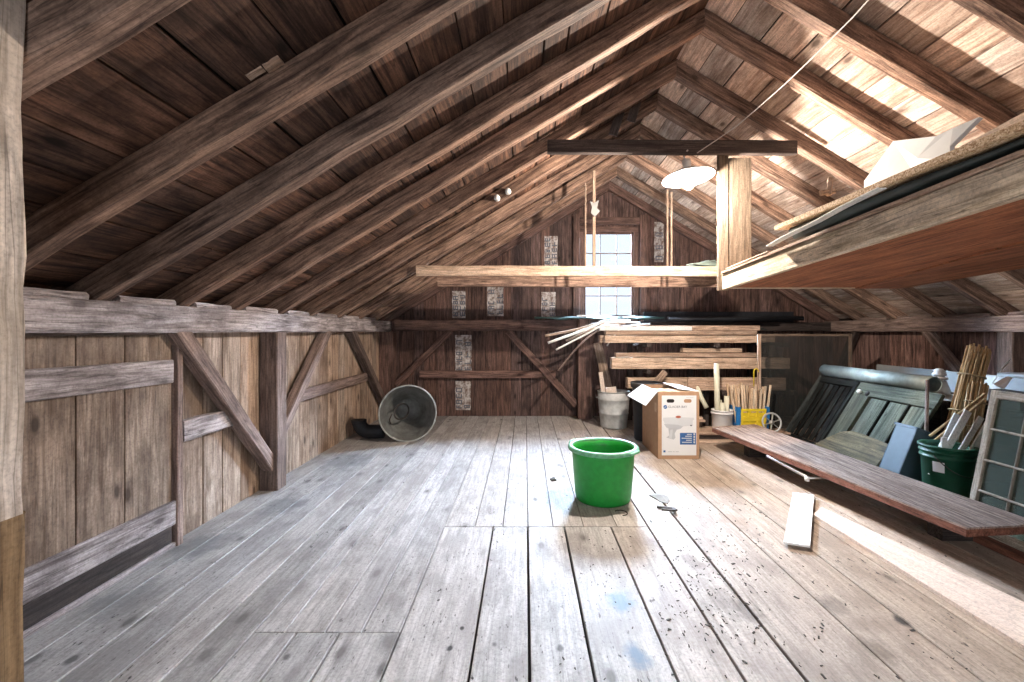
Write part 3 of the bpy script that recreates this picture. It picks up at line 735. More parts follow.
# ------------------------------------------------------------------ behind the box
root = empty('plastic_bin', (1.57, 5.93, 0), 'tall black plastic bin hidden behind the carton', 'bin')
s_ = MB(); A = T((1.57, 5.93, 0)) @ Matrix.Diagonal((.86, .86, .97, 1))
s_.lathe([(0, 0), (.17, 0), (.185, .02), (.215, .72), (.23, .72), (.23, .76), (.205, .76), (.175, .03), (0, .03)], A, 32); s_.build('body', 'blackmetal', root)
s_ = MB(); s_.lathe([(.216, .70), (.236, .70), (.238, .765), (.206, .765)], A, 32); s_.build('rim', 'darkiron', root)

# galvanised bucket with wood scraps
c = V((1.295, 6.72, 0)); root = empty('galvanised_bucket', c, 'pale galvanised bucket of wood scraps beside the gable post', 'bucket')
A = T(c); s_ = MB()
s_.lathe([(0, .005), (.17, .005), (.185, 0), (.19, .02), (.208, .20), (.214, .205), (.214, .22), (.211, .225), (.224, .40), (.229, .405), (.229, .42), (.226, .425), (.232, .52), (.224, .52), (.205, .2), (.18, .03), (0, .03)], A, 40)
s_.build('body', 'galv', root)
s_ = MB(); s_.tube([A @ V((.232*math.cos(2*PI*k/40), .232*math.sin(2*PI*k/40), .522)) for k in range(40)], .007, 6, closed=True); s_.build('rim', 'zincrim', root)
for sx_ in (-1, 1):
    s_ = MB(); s_.tube([A @ V((sx_*(.225+.03*math.sin(PI*k/8)), -.05+.1*k/8, .43)) for k in range(9)], .007, 6); s_.build('handle', 'zincrim', root)
G = 'wood scraps in the galvanised bucket'
thing('wood_scrap', 'brown plank leaning tall out of the galvanised bucket', 'plank', 'oldlumber', lambda m: m.beam((1.33, 6.70, .06), (1.10, 7.0, 1.22), .13, .025, up=(0, 1, 0), tint=.55), G)
thing('wood_scrap', 'narrow white scrap upright at left in the galvanised bucket', 'scrap', 'paleplank', lambda m: m.beam((1.20, 6.66, .06), (1.10, 6.70, .80), .06, .02, up=(0, 1, 0)), G)
thing('wood_scrap', 'broad pale block sticking out over the galvanised bucket rim', 'scrap', 'paleplank', lambda m: m.beam((1.28, 6.58, .1), (1.22, 6.55, .60), .15, .03, up=(0, 1, 0)), G)

# ------------------------------------------------------------------ lumber rack along the far wall
root = empty('lumber_rack', (2.6, 6.75, 0), 'dark timber rack holding long boards under the gable window', 'rack')
for i, (x, y) in enumerate(((1.65, 7.25), (2.6, 7.25), (3.55, 7.25), (1.65, 6.62), (2.6, 6.62), (3.55, 6.62))):
    s_ = MB(); s_.box((x-.035, y-.035, 0), (x+.035, y+.035, 1.20), axis=2); s_.build('upright', 'darkwood', root)
for x in (1.65, 2.6, 3.55):
    for z in (.60, .87, 1.235):
        s_ = MB(); s_.box((x-.03+.066, 6.36 if z > .7 else 6.15, z-.06), (x+.03+.066, 7.30, z), axis=1); s_.build('arm', 'darkwood', root)
LG = 'boards on the lumber rack'
def brd(px0, px1, py0, py1, d, dep, mat, lab, z=None, tint=1.0, skew=0.0, wig=0.0):
    a, b_ = P(px0, (py0+py1)/2, d), P(px1, (py0+py1)/2, d)
    h = abs(py1-py0)*d/FPX
    if z is not None: a.z = z+h/2; b_.z = z+h/2
    else: a.z = b_.z = (a.z+b_.z)/2
    b_ = b_+V((0, skew, 0))
    a.y += dep/2; b_.y += dep/2
    m = MB(); m.beam(a, b_, dep, h, n=6, jit=wig, ch=.003, tint=tint)
    return tag(m.build('lumber_board', mat), lab, 'board', LG)
# bottom shelf z=.60, middle .87, top 1.235
brd(628, 772, 371, 381, 6.40, .16, 'newlumber', 'orange board on the lowest rack shelf behind the carton', z=.602)
brd(688, 786, 374, 386.5, 6.18, .03, 'oldlumber', 'wide greyish board in front of the lowest rack shelf', z=.602, tint=1.1)
brd(612, 790, 357, 368, 6.40, .17, 'newlumber', 'broad pale board on the middle rack shelf', z=.872, tint=1.05)
brd(615, 770, 357, 367, 6.66, .18, 'oldlumber', 'board behind the broad pale one on the middle rack shelf', z=.872)
brd(616, 760, 352, 356, 6.42, .14, 'oldlumber', 'thin board laid on top of the broad pale one', z=1.036, tint=.9)
brd(683, 742, 350, 354, 6.45, .12, 'newlumber', 'short thin board topmost on the middle rack shelf', z=1.10, tint=.9)
brd(605, 760, 333, 340, 6.38, .15, 'newlumber', 'orange board at the front of the top rack shelf', z=1.237)
brd(600, 766, 333, 340, 6.55, .15, 'oldlumber', 'second board from the front on the top rack shelf', z=1.237)
brd(620, 775, 333, 340, 6.72, .16, 'oldlumber', 'third board from the front on the top rack shelf', z=1.237, tint=.7)
brd(606, 757, 330, 334, 6.45, .18, 'oldlumber', 'thin grey-brown board across the top rack stack', z=1.347, tint=.8)
brd(600, 692, 326, 330, 6.48, .10, 'whiteboard', 'white board lying on top of the rack stack at left', z=1.407, tint=.85)
brd(640, 760, 324, 329, 6.62, .14, 'oldlumber', 'pinkish board lying on the rack stack behind the white one', z=1.407, tint=1.1)
brd(608, 720, 330, 333, 6.72, .14, 'oldlumber', 'thin board at the back of the rack stack', z=1.347, tint=.7)
# dark pipes and sheets laid on the gable beam
for i, (y, z, r, x0, x1, lab) in enumerate(((7.28, 1.60, .035, 2.25, 4.4, 'black pipe lying along gable sill below the window'), (7.18, 1.585, .03, 2.25, 3.9, 'thinner black pipe in front on the gable sill'))):
    thing('black_pipe', lab, 'pipe', 'blackmetal', lambda m: m.tube([(x0, y, z), ((x0+x1)/2, y, z), (x1, y, z)], r, 12), 'black pipes on the gable sill')
rows = [[(.15+.2*i, 7.1+.11*j, 1.585+.012*math.sin(i*2.1+j)+.01*j) for i in range(11)] for j in range(4)]
thing('green_tarp', 'dark green folded tarp on the beam below the gable window', 'tarp', 'greentarp', lambda m: m.grid(rows, (0, 0, .02)))
thing('black_board', 'long black board standing behind the pipes on gable sill', 'board', 'blackmetal', lambda m: m.box((1.9, 7.36, 1.545), (4.3, 7.38, 1.71), axis=0))
brd2 = thing('white_strip', 'short white strip lying on the green tarp below the window', 'strip', 'whitetrim', lambda m: m.beam((.80, 7.06, 1.635), (1.30, 7.08, 1.635), .05, .02))
thing('black_foil', 'shiny black sheet crumpled on the lumber at right', 'sheet', 'tarp', lambda m: m.grid([[(2.45+.16*i, 6.8+.1*j, 1.41+.02*abs(math.sin(i*1.3+j))+.01*j) for i in range(8)] for j in range(3)], (0, 0, .012)))
# bent flexible strips drooping at left end
FG = 'bent thin strips drooping off the lumber'
bent = [((640, 328), (610, 328), (585, 338), (556, 353), 'longest pale bent strip drooping left toward the brace'), ((630, 326), (605, 326), (590, 331), (548, 346), 'flat pale bent strip ending near gable brace'),
        ((628, 331), (600, 335), (578, 350), (558, 374), 'dark bent strip hanging lowest off the lumber'), ((650, 329), (625, 332), (614, 339), (607, 349), 'short white bent strip curling beside the gable post'),
        ((625, 328), (598, 329), (575, 333), (545, 339), 'bent brown strip just under the gable beam'), ((620, 330), (596, 333), (580, 338), (566, 344), 'short bent strip in the middle of the drooping ones')]
for i, (a, b_, c, e, lab) in enumerate(bent):
    d = 6.50+.045*i
    q = [P(a[0], a[1], d+.1), P(b_[0], b_[1], d), P(c[0], c[1], d), P(e[0], e[1], d)]
    for k in range(4): q[k].z += .075 if k < 2 else .045
    def cr(t):
        k = min(int(t*3), 2); u = t*3-k
        p0, p1, p2, p3 = q[max(k-1, 0)], q[k], q[k+1], q[min(k+2, 3)]
        return .5*((2*p1)+(p2-p0)*u+(2*p0-5*p1+4*p2-p3)*u*u+(3*p1-p0-3*p2+p3)*u**3)
    pts = [cr(t/16) for t in range(17)]
    mat = ['whitetrim', 'whitetrim', 'brace', 'whitetrim', 'oldlumber', 'oldlumber'][i]
    thing('bent_strip', lab, 'strip', mat, lambda m: m.tube(pts, [.014, .02, .014, .011, .02, .018][i], 6), FG)

# leaning short board behind the box
thing('wood_block', 'short brown board propped on rack behind the carton', 'board', 'oldlumber', lambda m: m.beam((1.73, 6.30, .615), (1.93, 6.33, .84), .09, .03, up=(0, 1, 0), tint=.7))

# ------------------------------------------------------------------ low board stack with pail, crate and wheel
SG = 'boards of the low floor stack'
for i, (z0, z1, x0, x1, y0, y1, k, lab) in enumerate(((0, .03, 2.1, 2.75, 5.72, 5.95, 1.0, 'lowest pale board of floor stack beside the carton'), (.032, .085, 2.12, 3.3, 5.95, 6.2, .25, 'dark timber in the middle of the low floor stack'),
                                            (.087, .115, 2.15, 3.35, 5.80, 6.22, 1.0, 'top board of the low floor stack carrying the white pail'), (.117, .20, 2.02, 2.36, 6.12, 6.22, .3, 'dark short timber on the low floor stack'), (.202, .23, 2.00, 2.37, 6.04, 6.22, 1.0, 'small pale board on the dark short timber'), (.232, .262, 2.0, 2.34, 6.05, 6.22, 1.1, 'topmost small board next to carton'))):
    thing('stacked_board', lab, 'board', 'oldlumber', lambda m: m.box((x0, y0, z0), (x1, y1, z1), axis=0, tint=k), SG)
thing('stacked_board', 'dark block propping up the low floor stack', 'board', 'darkwood', lambda m: m.box((2.2, 5.82, .032), (2.9, 5.93, .085), axis=0), SG)
c = V((2.545, 5.94, .116)); root = empty('white_pail', c, 'white plastic pail of cream tubes on low board stack', 'pail'); A = T(c)
s_ = MB(); s_.lathe([(0, .004), (.112, .004), (.116, 0), (.12, .01), (.128, .26), (.134, .262), (.134, .272), (.122, .272), (.112, .02), (0, .02)], A, 36); s_.build('body', 'whiteplastic', root)
s_ = MB(); s_.lathe([(.128, .222), (.137, .222), (.138, .24), (.128, .24)], A, 36); s_.build('rim', 'whiteplastic', root)
PG = 'tubes in the white pail'
for (dx_, dy_, tx, ty, L_, r, lab) in ((-.055, 0, -.01, .02, .84, .034, 'tallest cream tube standing in the white pail'), (-.02, -.04, .01, 0, .34, .03, 'short cream tube in front in the white pail'), (.05, .0, .02, .02, .42, .032, 'medium cream tube at right in the white pail'), (.02, .05, -.02, .03, .36, .03, 'short cream tube at the back of the white pail')):
    def fn(m):
        a = c+V((dx_, dy_, .022)); b_ = a+V((tx, ty, L_)); m.tube([a, (a+b_)/2, b_], r, 16)
    thing('plastic_tube', lab, 'tube', 'pvc', fn, PG)
thing('plastic_tube', 'cream tube leaning behind the white pail toward the carton', 'tube', 'pvc', lambda m: m.tube([(2.40, 6.08, .265+.12), (2.36, 6.15, .5), (2.29, 6.24, .74)], .03, 14))
# milk crate with stakes
x0, x1, y0, y1, z0, z1 = 2.70, 3.12, 5.86, 6.20, .117, .43
root = empty('milk_crate', ((x0+x1)/2, (y0+y1)/2, z0), 'blue plastic crate with yellow front, full of wooden stakes', 'crate')
s_ = MB()
def lattice(m, a, b_, u, nrm):        # crate side as bars
    pass
s_.box((x0, y0+.014, z0), (x1, y1, z0+.012), axis=0)
for xx in (x0, x1-.012):
    s_.box((xx, y0+.012, z0), (xx+.012, y1, z0+.10), axis=1); s_.box((xx, y0+.012, z1-.06), (xx+.012, y1, z1), axis=1)
    for k in range(7): yy = y0+.012+(y1-y0-.04)*k/6; s_.box((xx+.001, yy, z0+.1), (xx+.011, yy+.028, z1-.06), axis=2)
s_.box((x0, y1-.012, z0), (x1, y1, z1), axis=0)
for xx in (x0, x1-.055): s_.box((xx, y0+.002, z0), (xx+.055, y0+.014, z1), axis=2)
s_.build('crate_body', 'blue', root)
s_ = MB()
s_.box((x0+.05, y0-.010, z0), (x1-.05, y0+.001, z0+.09), axis=0); s_.box((x0+.05, y0-.010, z0+.13), (x1-.05, y0+.001, z0+.20), axis=0); s_.box((x0+.05, y0-.012, z1-.055), (x1-.05, y0+.001, z1-.02), axis=0)
for k in range(4): xx = x0+.05+(x1-x0-.13)*k/3; s_.box((xx, y0-.010, z0+.05), (xx+.03, y0+.0, z1-.03), axis=2)
s_.box((x0+.05, y0+.0, z0+.02), (x1-.05, y0+.010, z1-.07), axis=0, mi=1)
s_.build('crate_front', ['yellow', 'yellow'], root)
KG = 'wooden stakes in the blue crate'
nst = 0
for r_ in range(3):
    for k in range(10):
        xx = x0+.035+(x1-x0-.07)*k/9+rnd(-.006, .006); yy = y0+.05+.10*r_+rnd(-.008, .008)
        L_ = rnd(.50, .58); lean = .10*(k/9-.42)+rnd(-.025, .025)
        a = V((xx, yy, z0+.014)); b_ = a+V((lean, rnd(.0, .04), L_))
        o = thing('wooden_stake', 'thin pale wooden stake standing in the blue and yellow crate', 'stake', 'stake', lambda m: m.beam(a, b_, .024, .02, ch=.003, tint=tv(.75, 1.15, .06)), KG)
# spoked wheel
c = V((3.09, 5.76, .255)); root = empty('spoked_wheel', c+V((0, 0, -.14)), 'small grey spoked metal wheel beyond the tabletop', 'wheel')
A = T(c) @ rot('X', 78)
s_ = MB(); s_.tube([A @ V((.115*math.cos(2*PI*k/28), .115*math.sin(2*PI*k/28), 0)) for k in range(28)], .012, 8, closed=True); s_.build('tyre', 'galv', root)
for k in range(6):
    a = 2*PI*k/6+.3; s_ = MB(); s_.beam(A @ V((.015*math.cos(a), .015*math.sin(a), 0)), A @ V((.11*math.cos(a), .11*math.sin(a), 0)), .018, .01); s_.build('spoke', 'steel', root)
s_ = MB(); s_.lathe([(0, -.02), (.026, -.02), (.026, .02), (0, .02)], A, 16); s_.build('hub', 'steel', root)
s_ = MB(); s_.beam(c+V((0, .02, 0)), c+V((0, .06, -.14)), .03, .02); s_.build('bracket', 'darkiron', root)

# insect screen standing in front of the rack
a0, a1 = V((3.06, 6.05, .0)), V((4.30, 6.05, .0))
root = empty('insect_screen', (3.68, 6.05, 0), 'wood-framed grey insect screen standing right of the rack', 'screen')
zt = 1.36
s_ = MB(); s_.box((a0.x, 6.04, .118), (a0.x+.045, 6.07, zt), axis=2); s_.build('stile', 'oldlumber', root)
s_ = MB(); s_.box((a1.x-.045, 6.04, .0), (a1.x, 6.07, zt), axis=2, tint=.3); s_.build('stile', 'oldlumber', root)
s_ = MB(); s_.box((a0.x+.045, 6.04, zt-.03), (a1.x-.045, 6.07, zt), axis=0, tint=.4); s_.build('rail', 'oldlumber', root)
s_ = MB(); s_.box((a0.x+.35, 6.04, .0), (a1.x-.045, 6.07, .05), axis=0, tint=.3); s_.build('rail', 'oldlumber', root)
s_ = MB(); s_.box((a0.x+.045, 6.052, .12), (a1.x-.045, 6.055, zt-.03), axis=0, ch=.0005); s_.build('screen_mesh', 'mesh', root)
s_ = MB(); q = V((3.03, 6.03, .86)); s_.tube([q+V((.03*math.cos(t)*1.0, -.0, .045*math.sin(t))) for t in [PI*k/10 for k in range(11)]]+[q+V((-.03, 0, -.2))], .007, 8)
tag(s_.build('yellow_hook', 'yellow'), 'small yellow hook hanging on the screen stile', 'hook')

# ------------------------------------------------------------------ long tabletop lying low on blocks
ZT = .25
A_, B_, C_, D_ = V((2.24, 5.52, 0)), V((2.84, 5.68, 0)), V((3.09, 2.74, 0)), V((2.585, 2.69, 0))
root = empty('folding_table', ((A_+C_)/2).to_tuple()[:2]+(0,), 'long brown tabletop with folded metal legs lying low along the floor', 'table')
s_ = MB(); s_.prism([p+V((0, 0, ZT-.012)) for p in (A_, B_, C_, D_)], (0, 0, .012), gdir=(0, 1, 0)); s_.build('tabletop', 'tabletop', root)
s_ = MB(); ins = [p+(((A_+C_)/2)-p)*.004+V((0, 0, ZT-.058)) for p in (A_, B_, C_, D_)]; s_.prism(ins, (0, 0, .0455), gdir=(0, 1, 0)); s_.build('edge_band', 'rededge', root)
for (p, q, e) in (((2.37, 4.50), (2.44, 3.98), (2.80, 3.98))  ,):
    s_ = MB(); z1 = ZT-.07
    s_.tube([(p[0], p[1], z1), (p[0]+.01, p[1]-.05, z1-.01), (q[0], q[1]+.03, z1-.045), (q[0]+.02, q[1], z1-.05), (e[0], e[1], z1-.05), (e[0]+.02, e[1]+.04, z1-.045), (e[0]-.02, p[1], z1)], .013, 8)
    s_.build('leg', 'steel', root)
    s_ = MB(); s_.lathe([(0, -.02), (.018, -.018), (.02, 0), (.018, .018), (0, .02)], T((q[0], q[1], z1-.06)), 12); s_.build('foot', 'whiteplastic', root)
for (x, y, lab) in ((2.62, 5.15, 'dark timber block under far end of the tabletop'), (2.92, 3.12, 'dark timber block under near end of the tabletop')):
    thing('support_block', lab, 'block', 'darkwood', lambda m: m.box((x-.14, y-.06, 0), (x+.14, y+.06, ZT-.06), axis=0), 'blocks under the tabletop')
thing('board_offcut', 'red-brown board end on the floor under the tabletop', 'board', 'rededge', lambda m: m.box((2.98, 2.45, 0), (3.06, 3.1, .045), axis=1))

# ------------------------------------------------------------------ storage pile on the right
thing('wooden_chest', 'low dark chest buried under the stored pipes and metal', 'chest', 'darkwood', lambda m: (m.box((3.98, 4.40, .03), (4.90, 6.0, .70), axis=1), m.box((3.96, 4.38, .70), (4.92, 6.02, .735), axis=1), m.box((4.0, 4.42, 0), (4.1, 5.9, .03), axis=1), m.box((4.78, 4.42, 0), (4.88, 5.9, .03), axis=1)))
thing('wooden_crate', 'dark crate behind the green pail supporting the bamboo', 'crate', 'darkwood', lambda m: [m.box((3.75, 3.88, z), (4.90, 4.22, z+.12), axis=0) for k, z in enumerate((0, .13, .26))])
# leaning helper: plane from (X0, z=0) leaning towards +X
def lean(x0, run, rise):
    Ln = math.hypot(run, rise); up = V((run/Ln, 0, rise/Ln)); nrm = V((-rise/Ln, 0, run/Ln))
    return up, nrm, Ln
def lbox(m, x0, up, nrm, y0, y1, a0, a1, t0, t1, **k):    # box on the leaning plane
    o = V((x0, 0, 0)); c = o+up*((a0+a1)/2)+nrm*((t0+t1)/2)
    m.beam(V((c.x, y0, c.z)), V((c.x, y1, c.z)), a1-a0, t1-t0, up=nrm, **k)
def lbox_up(m, x0, up, nrm, y0, y1, a0, a1, t0, t1, **k):
    o = V((x0, (y0+y1)/2, 0)); c = o+nrm*((t0+t1)/2)
    m.beam(c+up*a0, c+up*a1, y1-y0, t1-t0, up=nrm, **k)
# panelled door
up, nrm, Ln = lean(3.38, .50, .80)
root = empty('panelled_door', (3.42, 4.75, 0), 'grey-green panelled door leaning sideways below the long pipe', 'door')
s_ = MB(); lbox(s_, 3.38, up, nrm, 4.24, 5.27, Ln-.16, Ln, 0, .035); s_.build('rail', 'greendoor', root)
s_ = MB(); lbox(s_, 3.38, up, nrm, 4.24, 5.27, .02, .20, 0, .035); s_.build('rail', 'greendoor', root)
ys = [4.24, 4.50, 4.76, 5.04]
for i, y in enumerate(ys):
    s_ = MB(); lbox_up(s_, 3.38, up, nrm, y, y+.022 if i < 3 else 5.27, .2, Ln-.16, .0, .036, tint=.10 if 0 < i < 3 else (.9 if i == 3 else .5)); s_.build('stile', 'greendoor', root)
for i in range(3):
    s_ = MB(); lbox_up(s_, 3.38, up, nrm, ys[i]+.028, ys[i+1]-.028+.02*(i < 2), .21, Ln-.17, .002, .022, tint=1.25); s_.build('panel', 'greendoor', root)
    s_ = MB(); lbox_up(s_, 3.38, up, nrm, ys[i]+.0, ys[i+1], .19, Ln-.15, -.01, .001, tint=.08); s_.build('backing', 'greendoor', root)
o = V((3.38, 5.18, 0))+up*(Ln-.13)
s_ = MB(); s_.lathe([(0, .075), (.02, .07), (.026, .055), (.018, .04), (.01, .03), (.01, .03)], T(o) @ nrm.to_track_quat('Z', 'Y').to_matrix().to_4x4(), 16); s_.build('knob', 'porcelain', root)
s_ = MB(); s_.lathe([(0, .038), (.03, .038), (.03, .034)], T(o+V((0, -.10, -.0))) @ nrm.to_track_quat('Z', 'Y').to_matrix().to_4x4(), 18); s_.build('lock_hole', 'darkhole', root)
# louvred shutter
root = empty('louvred_shutter', (3.42, 5.8, 0), 'dark slatted shutter leaning beyond the grey-green door', 'shutter')
for (y0, y1, nm, k) in ((5.30, 5.35, 'stile', 1), (5.97, 6.02, 'stile', 4.0)):
    s_ = MB(); lbox_up(s_, 3.38, up, nrm, y0, y1, .02, Ln, .0, .035, tint=k); s_.build(nm, 'shutter', root)
for a0_, a1_ in ((.02, .09), (Ln-.08, Ln)):
    s_ = MB(); lbox(s_, 3.38, up, nrm, 5.352, 5.968, a0_, a1_, 0, .03); s_.build('rail', 'shutter', root)
for k in range(6):
    y = 5.38+k*.100
    s_ = MB(); lbox_up(s_, 3.38, up, nrm, y, y+.075, .10, Ln-.09, .008, .020, tint=1.5 if k % 2 else .9); s_.build('slat', 'shutter', root)
# brown rounded board in front
up2, nrm2, L2 = lean(3.17, .24, .34)
def fnb(m):
    o = V((3.17, 0, .005)); pts = []
    for y, a in ((4.26, .0), (4.25, L2*.9), (4.29, L2*.97), (4.62, L2*1.02), (4.78, L2*1.02), (4.92, L2*.9), (5.05, L2*.6), (5.2, L2*.2), (5.24, .0)):
        q = o+up2*a; pts.append((q.x, y, q.z))
    m.prism(pts, nrm2*.02, gdir=(0, 1, 0))
thing('brown_fibreboard', 'mossy brown rounded board leaning in front of the grey-green door', 'board', 'fibre', fnb)
# pipes on top
def pipe(name, p0, p1, r, lab, seams=1):
    p0, p1 = V(p0), V(p1)
    root = empty(name, (p0+p1)/2+V((0, 0, -r)), lab, 'pipe', 'metal pipes on the storage pile')
    d = (p1-p0); A = T(p0) @ d.to_track_quat('Z', 'Y').to_matrix().to_4x4(); Ln_ = d.length
    s_ = MB(); s_.lathe([(r*.93, 0), (r, 0), (r, Ln_*.48), (r*1.03, Ln_*.485), (r*1.03, Ln_*.5), (r, Ln_*.505), (r, Ln_), (r*.93, Ln_), (r*.93, 0)], A, 36); s_.build('pipe_wall', 'galvpipe', root)
    s_ = MB(); s_.lathe([(0, Ln_*.15), (r*.93, Ln_*.15)], A, 36); s_.build('pipe_bore', 'darkhole', root)
pipe('stove_pipe', (3.935, 4.42, .885), (3.925, 6.02, .885), .078, 'long galvanised stovepipe lying on top of the door edge, nearest')
pipe('stove_pipe', (4.16, 5.18, .82), (4.12, 6.02, .82), .085, 'shorter galvanised stovepipe behind the long one')
thing('tin_sheet', 'long upright grey tin sheet at the back of the pile', 'sheet', 'tin', lambda m: (m.box((4.60, 4.45, .737), (4.615, 6.02, .965), axis=1), m.box((4.50, 4.45, .737), (4.60, 6.02, .745), axis=1)))
thing('tin_sheet', 'flat grey tin sheet lying on the pile beside the roof vent', 'sheet', 'tin', lambda m: m.prism([(4.02, 4.34, .737), (4.48, 4.36, .737), (4.46, 5.05, .742), (4.02, 5.08, .742)], (0, 0, .012)))
thing('tin_rod', 'thin dark rod lying along the tin sheets', 'rod', 'darkiron', lambda m: m.tube([(4.30, 4.45, .775), (4.28, 5.2, .775), (4.36, 5.95, .775)], .012, 8))
# roof vent
c = V((4.25, 4.72, .75)); root = empty('roof_vent', c, 'small galvanised roof vent cone with a cap on the pile', 'vent'); A = T(c)
s_ = MB(); s_.lathe([(.11, 0), (.10, .01), (.055, .15), (.052, .15), (.095, .01)], A, 28); s_.build('cone', 'tin', root)
s_ = MB(); s_.lathe([(.05, .15), (.068, .155), (.068, .175), (.05, .18), (.05, .19), (.06, .195), (.06, .21), (.045, .225), (.05, .24), (.03, .262), (0, .268)], A, 28); s_.build('cap', 'galv', root)
thing('wooden_pole', 'thin wooden pole standing upright behind the blue bin', 'pole', 'brace', lambda m: m.tube([(3.62, 4.15, 0), (3.63, 4.16, .5), (3.64, 4.16, .955)], .014, 10, tint=1.3))
# blue bin, leaning
root = empty('blue_bin', (3.28, 4.1, 0), 'pale blue plastic bin leaning behind the green pail', 'bin')
A = T((3.19, 4.17, .0)) @ rot('Y', 22)
def bb(m, lo, hi, tint=1):
    lo, hi = V(lo), V(hi); c = (lo+hi)/2; e = hi-lo; up_ = (A.to_3x3() @ V((0, 1, 0)))
    p0 = A @ V((c.x, c.y, lo.z)); p1 = A @ V((c.x, c.y, hi.z)); m.beam(p0, p1, e.x, e.y, up=up_, ch=.004, tint=tint)
s_ = MB()
bb(s_, (0, -.17, .02), (.30, -.162, .60)); bb(s_, (0, .052, .02), (.30, .06, .60)); bb(s_, (0, -.162, .02), (.008, .052, .60)); bb(s_, (.292, -.162, .02), (.30, .052, .60)); bb(s_, (.008, -.162, .02), (.292, .052, .03))
s_.build('body', 'paleblue', root)
s_ = MB(); bb(s_, (-.012, -.182, .585), (.312, -.170, .605)); bb(s_, (-.012, .06, .585), (.312, .072, .605)); bb(s_, (-.012, -.17, .585), (0, .06, .605)); bb(s_, (.30, -.17, .585), (.312, .06, .605)); s_.build('rim', 'paleblue', root)
# green pail
c = V((3.36, 3.66, 0)); root = empty('green_pail', c, 'dark green pail of white trim pieces with a paper sticker', 'pail'); A = T(c)
s_ = MB(); s_.lathe([(0, .005), (.135, .005), (.142, 0), (.146, .02), (.163, .40), (.175, .402), (.175, .412), (.166, .414), (.168, .44), (.178, .442), (.178, .452), (.170, .454), (.172, .485), (.160, .485), (.136, .02), (0, .02)], A, 48); s_.build('body', 'greendark', root)
s_ = MB(); s_.lathe([(.170, .48), (.182, .478), (.184, .495), (.158, .497), (.158, .48)], A, 48); s_.build('rim', 'greendark', root)
s_ = MB(); s_.lathe([(.1618, .30), (.1665, .38)], A, 8, a0=math.radians(196), a1=math.radians(222)); s_.build('sticker', 'white', root)
s_ = MB(); pts = []
for k in range(15):
    a = math.radians(200+140*k/14); pts.append(A @ V((.182*math.cos(a), .186*math.sin(a), .43-.14*math.sin(PI*k/14))))
s_.tube(pts, .004, 6); s_.build('bail', 'darkiron', root)
TG = 'white trim pieces in the green pail'
for (x, y, z, tx, ty, tz, w_, lab) in ((-.10, -.07, .05, .01, .0, .52, .045, 'shortest white trim piece at left in the green pail'), (-.135, -.01, .25, .31, .02, .51, .06, 'broad white trim piece leaning right from the green pail'), (-.06, -.03, .22, .30, .0, .50, .045, 'white trim piece in the middle of the green pail'), (-.025, -.075, .20, .34, .02, .55, .055, 'longest white trim piece leaning far right over the pail rim'), (-.10, .07, .2, .27, .03, .52, .05, 'narrow white trim piece at the back of the green pail')):
    def fn(m):
        a = c+V((x, y, z)); m.beam(a, a+V((tx, ty, tz)), w_, .016, up=(0, 1, 0), ch=.003, tint=tv(.9, 1.05, .02))
    thing('trim_piece', lab, 'trim', 'whitetrim', fn, TG)
for i in range(2):
    a, b_ = P(939-i*0, 437-i*8, 3.87), P(985, 399-i*5, 3.87)
    a = a+(a-b_)*.2
    thing('wooden_stick', ('lower' if i == 0 else 'upper')+' of two tan sticks slanting across behind the green pail', 'stick', 'bamboo', lambda m: m.beam(a+V((0, .0, 0)), b_, .022, .018), 'slanting sticks behind the pail')
# bamboo bundles
def bundle(base, top, r, n, lab, dark=1.0):
    base, top = V(base), V(top); ax = (top-base).normalized(); e1 = ax.orthogonal().normalized(); e2 = ax.cross(e1)
    root = empty('bamboo_bundle', base, lab, 'bundle', 'bamboo bundles at the right wall')
    s_ = MB()
    for k in range(n):
        rr = r*math.sqrt((k+.5)/n); a = k*2.39996
        off = e1*(rr*math.cos(a))+e2*(rr*math.sin(a)); ln = (top-base).length*rnd(.92, 1.02)
        q = base+off
        s_.tube([q, q+ax*ln*.5+off*.03, q+ax*ln+off*.06], .0095, 6, tint=tv(.7, 1.2, .08))
    s_.build('bamboo_canes', 'bamboo', root)
    for t in (.32, .7):
        p = base+(top-base)*t; s_ = MB()
        s_.tube([p+e1*((r*1.14)*math.cos(2*PI*k/24))+e2*((r*1.14)*math.sin(2*PI*k/24)) for k in range(24)], .008, 6, closed=True); s_.build('cord', 'rope', root)
bundle((3.85, 4.13, .40), (4.10, 4.15, 1.25), .08, 46, 'taller tied bamboo bundle leaning back at the right')
bundle((3.81, 3.965, .40), (3.93, 3.985, .95), .06, 30, 'shorter tied bamboo bundle in front of the taller one')
# leaning sash window
x0_, run, rise = 3.115, .20, .98
up3, nrm3, L3 = lean(x0_, run, rise)
root = empty('window_sash', (3.25, 2.85, 0), 'old wooden window sash with dusty panes leaning at right edge', 'window')
Y0, Y1 = 2.36, 3.24
s_ = MB()
s_b = [(Y0, Y0+.05), (Y1-.05, Y1)]
for (a, b_) in s_b:
    s_ = MB(); lbox_up(s_, x0_, up3, nrm3, a, b_, 0, L3, 0, .035); s_.build('stile', 'sashwood', root)
for (a, b_) in ((0, .08), (L3-.055, L3)):
    s_ = MB(); lbox(s_, x0_, up3, nrm3, Y0+.05, Y1-.05, a, b_, 0, .035); s_.build('rail', 'sashwood', root)
cols = [Y0+.05+(Y1-Y0-.1)*k/4 for k in range(5)]; rws = [.08+(L3-.135)*k/4 for k in range(5)]
for y in cols[1:-1]:
    s_ = MB(); lbox_up(s_, x0_, up3, nrm3, y-.008, y+.008, .08, L3-.055, .004, .032, tint=.5); s_.build('muntin', 'sashwood', root)
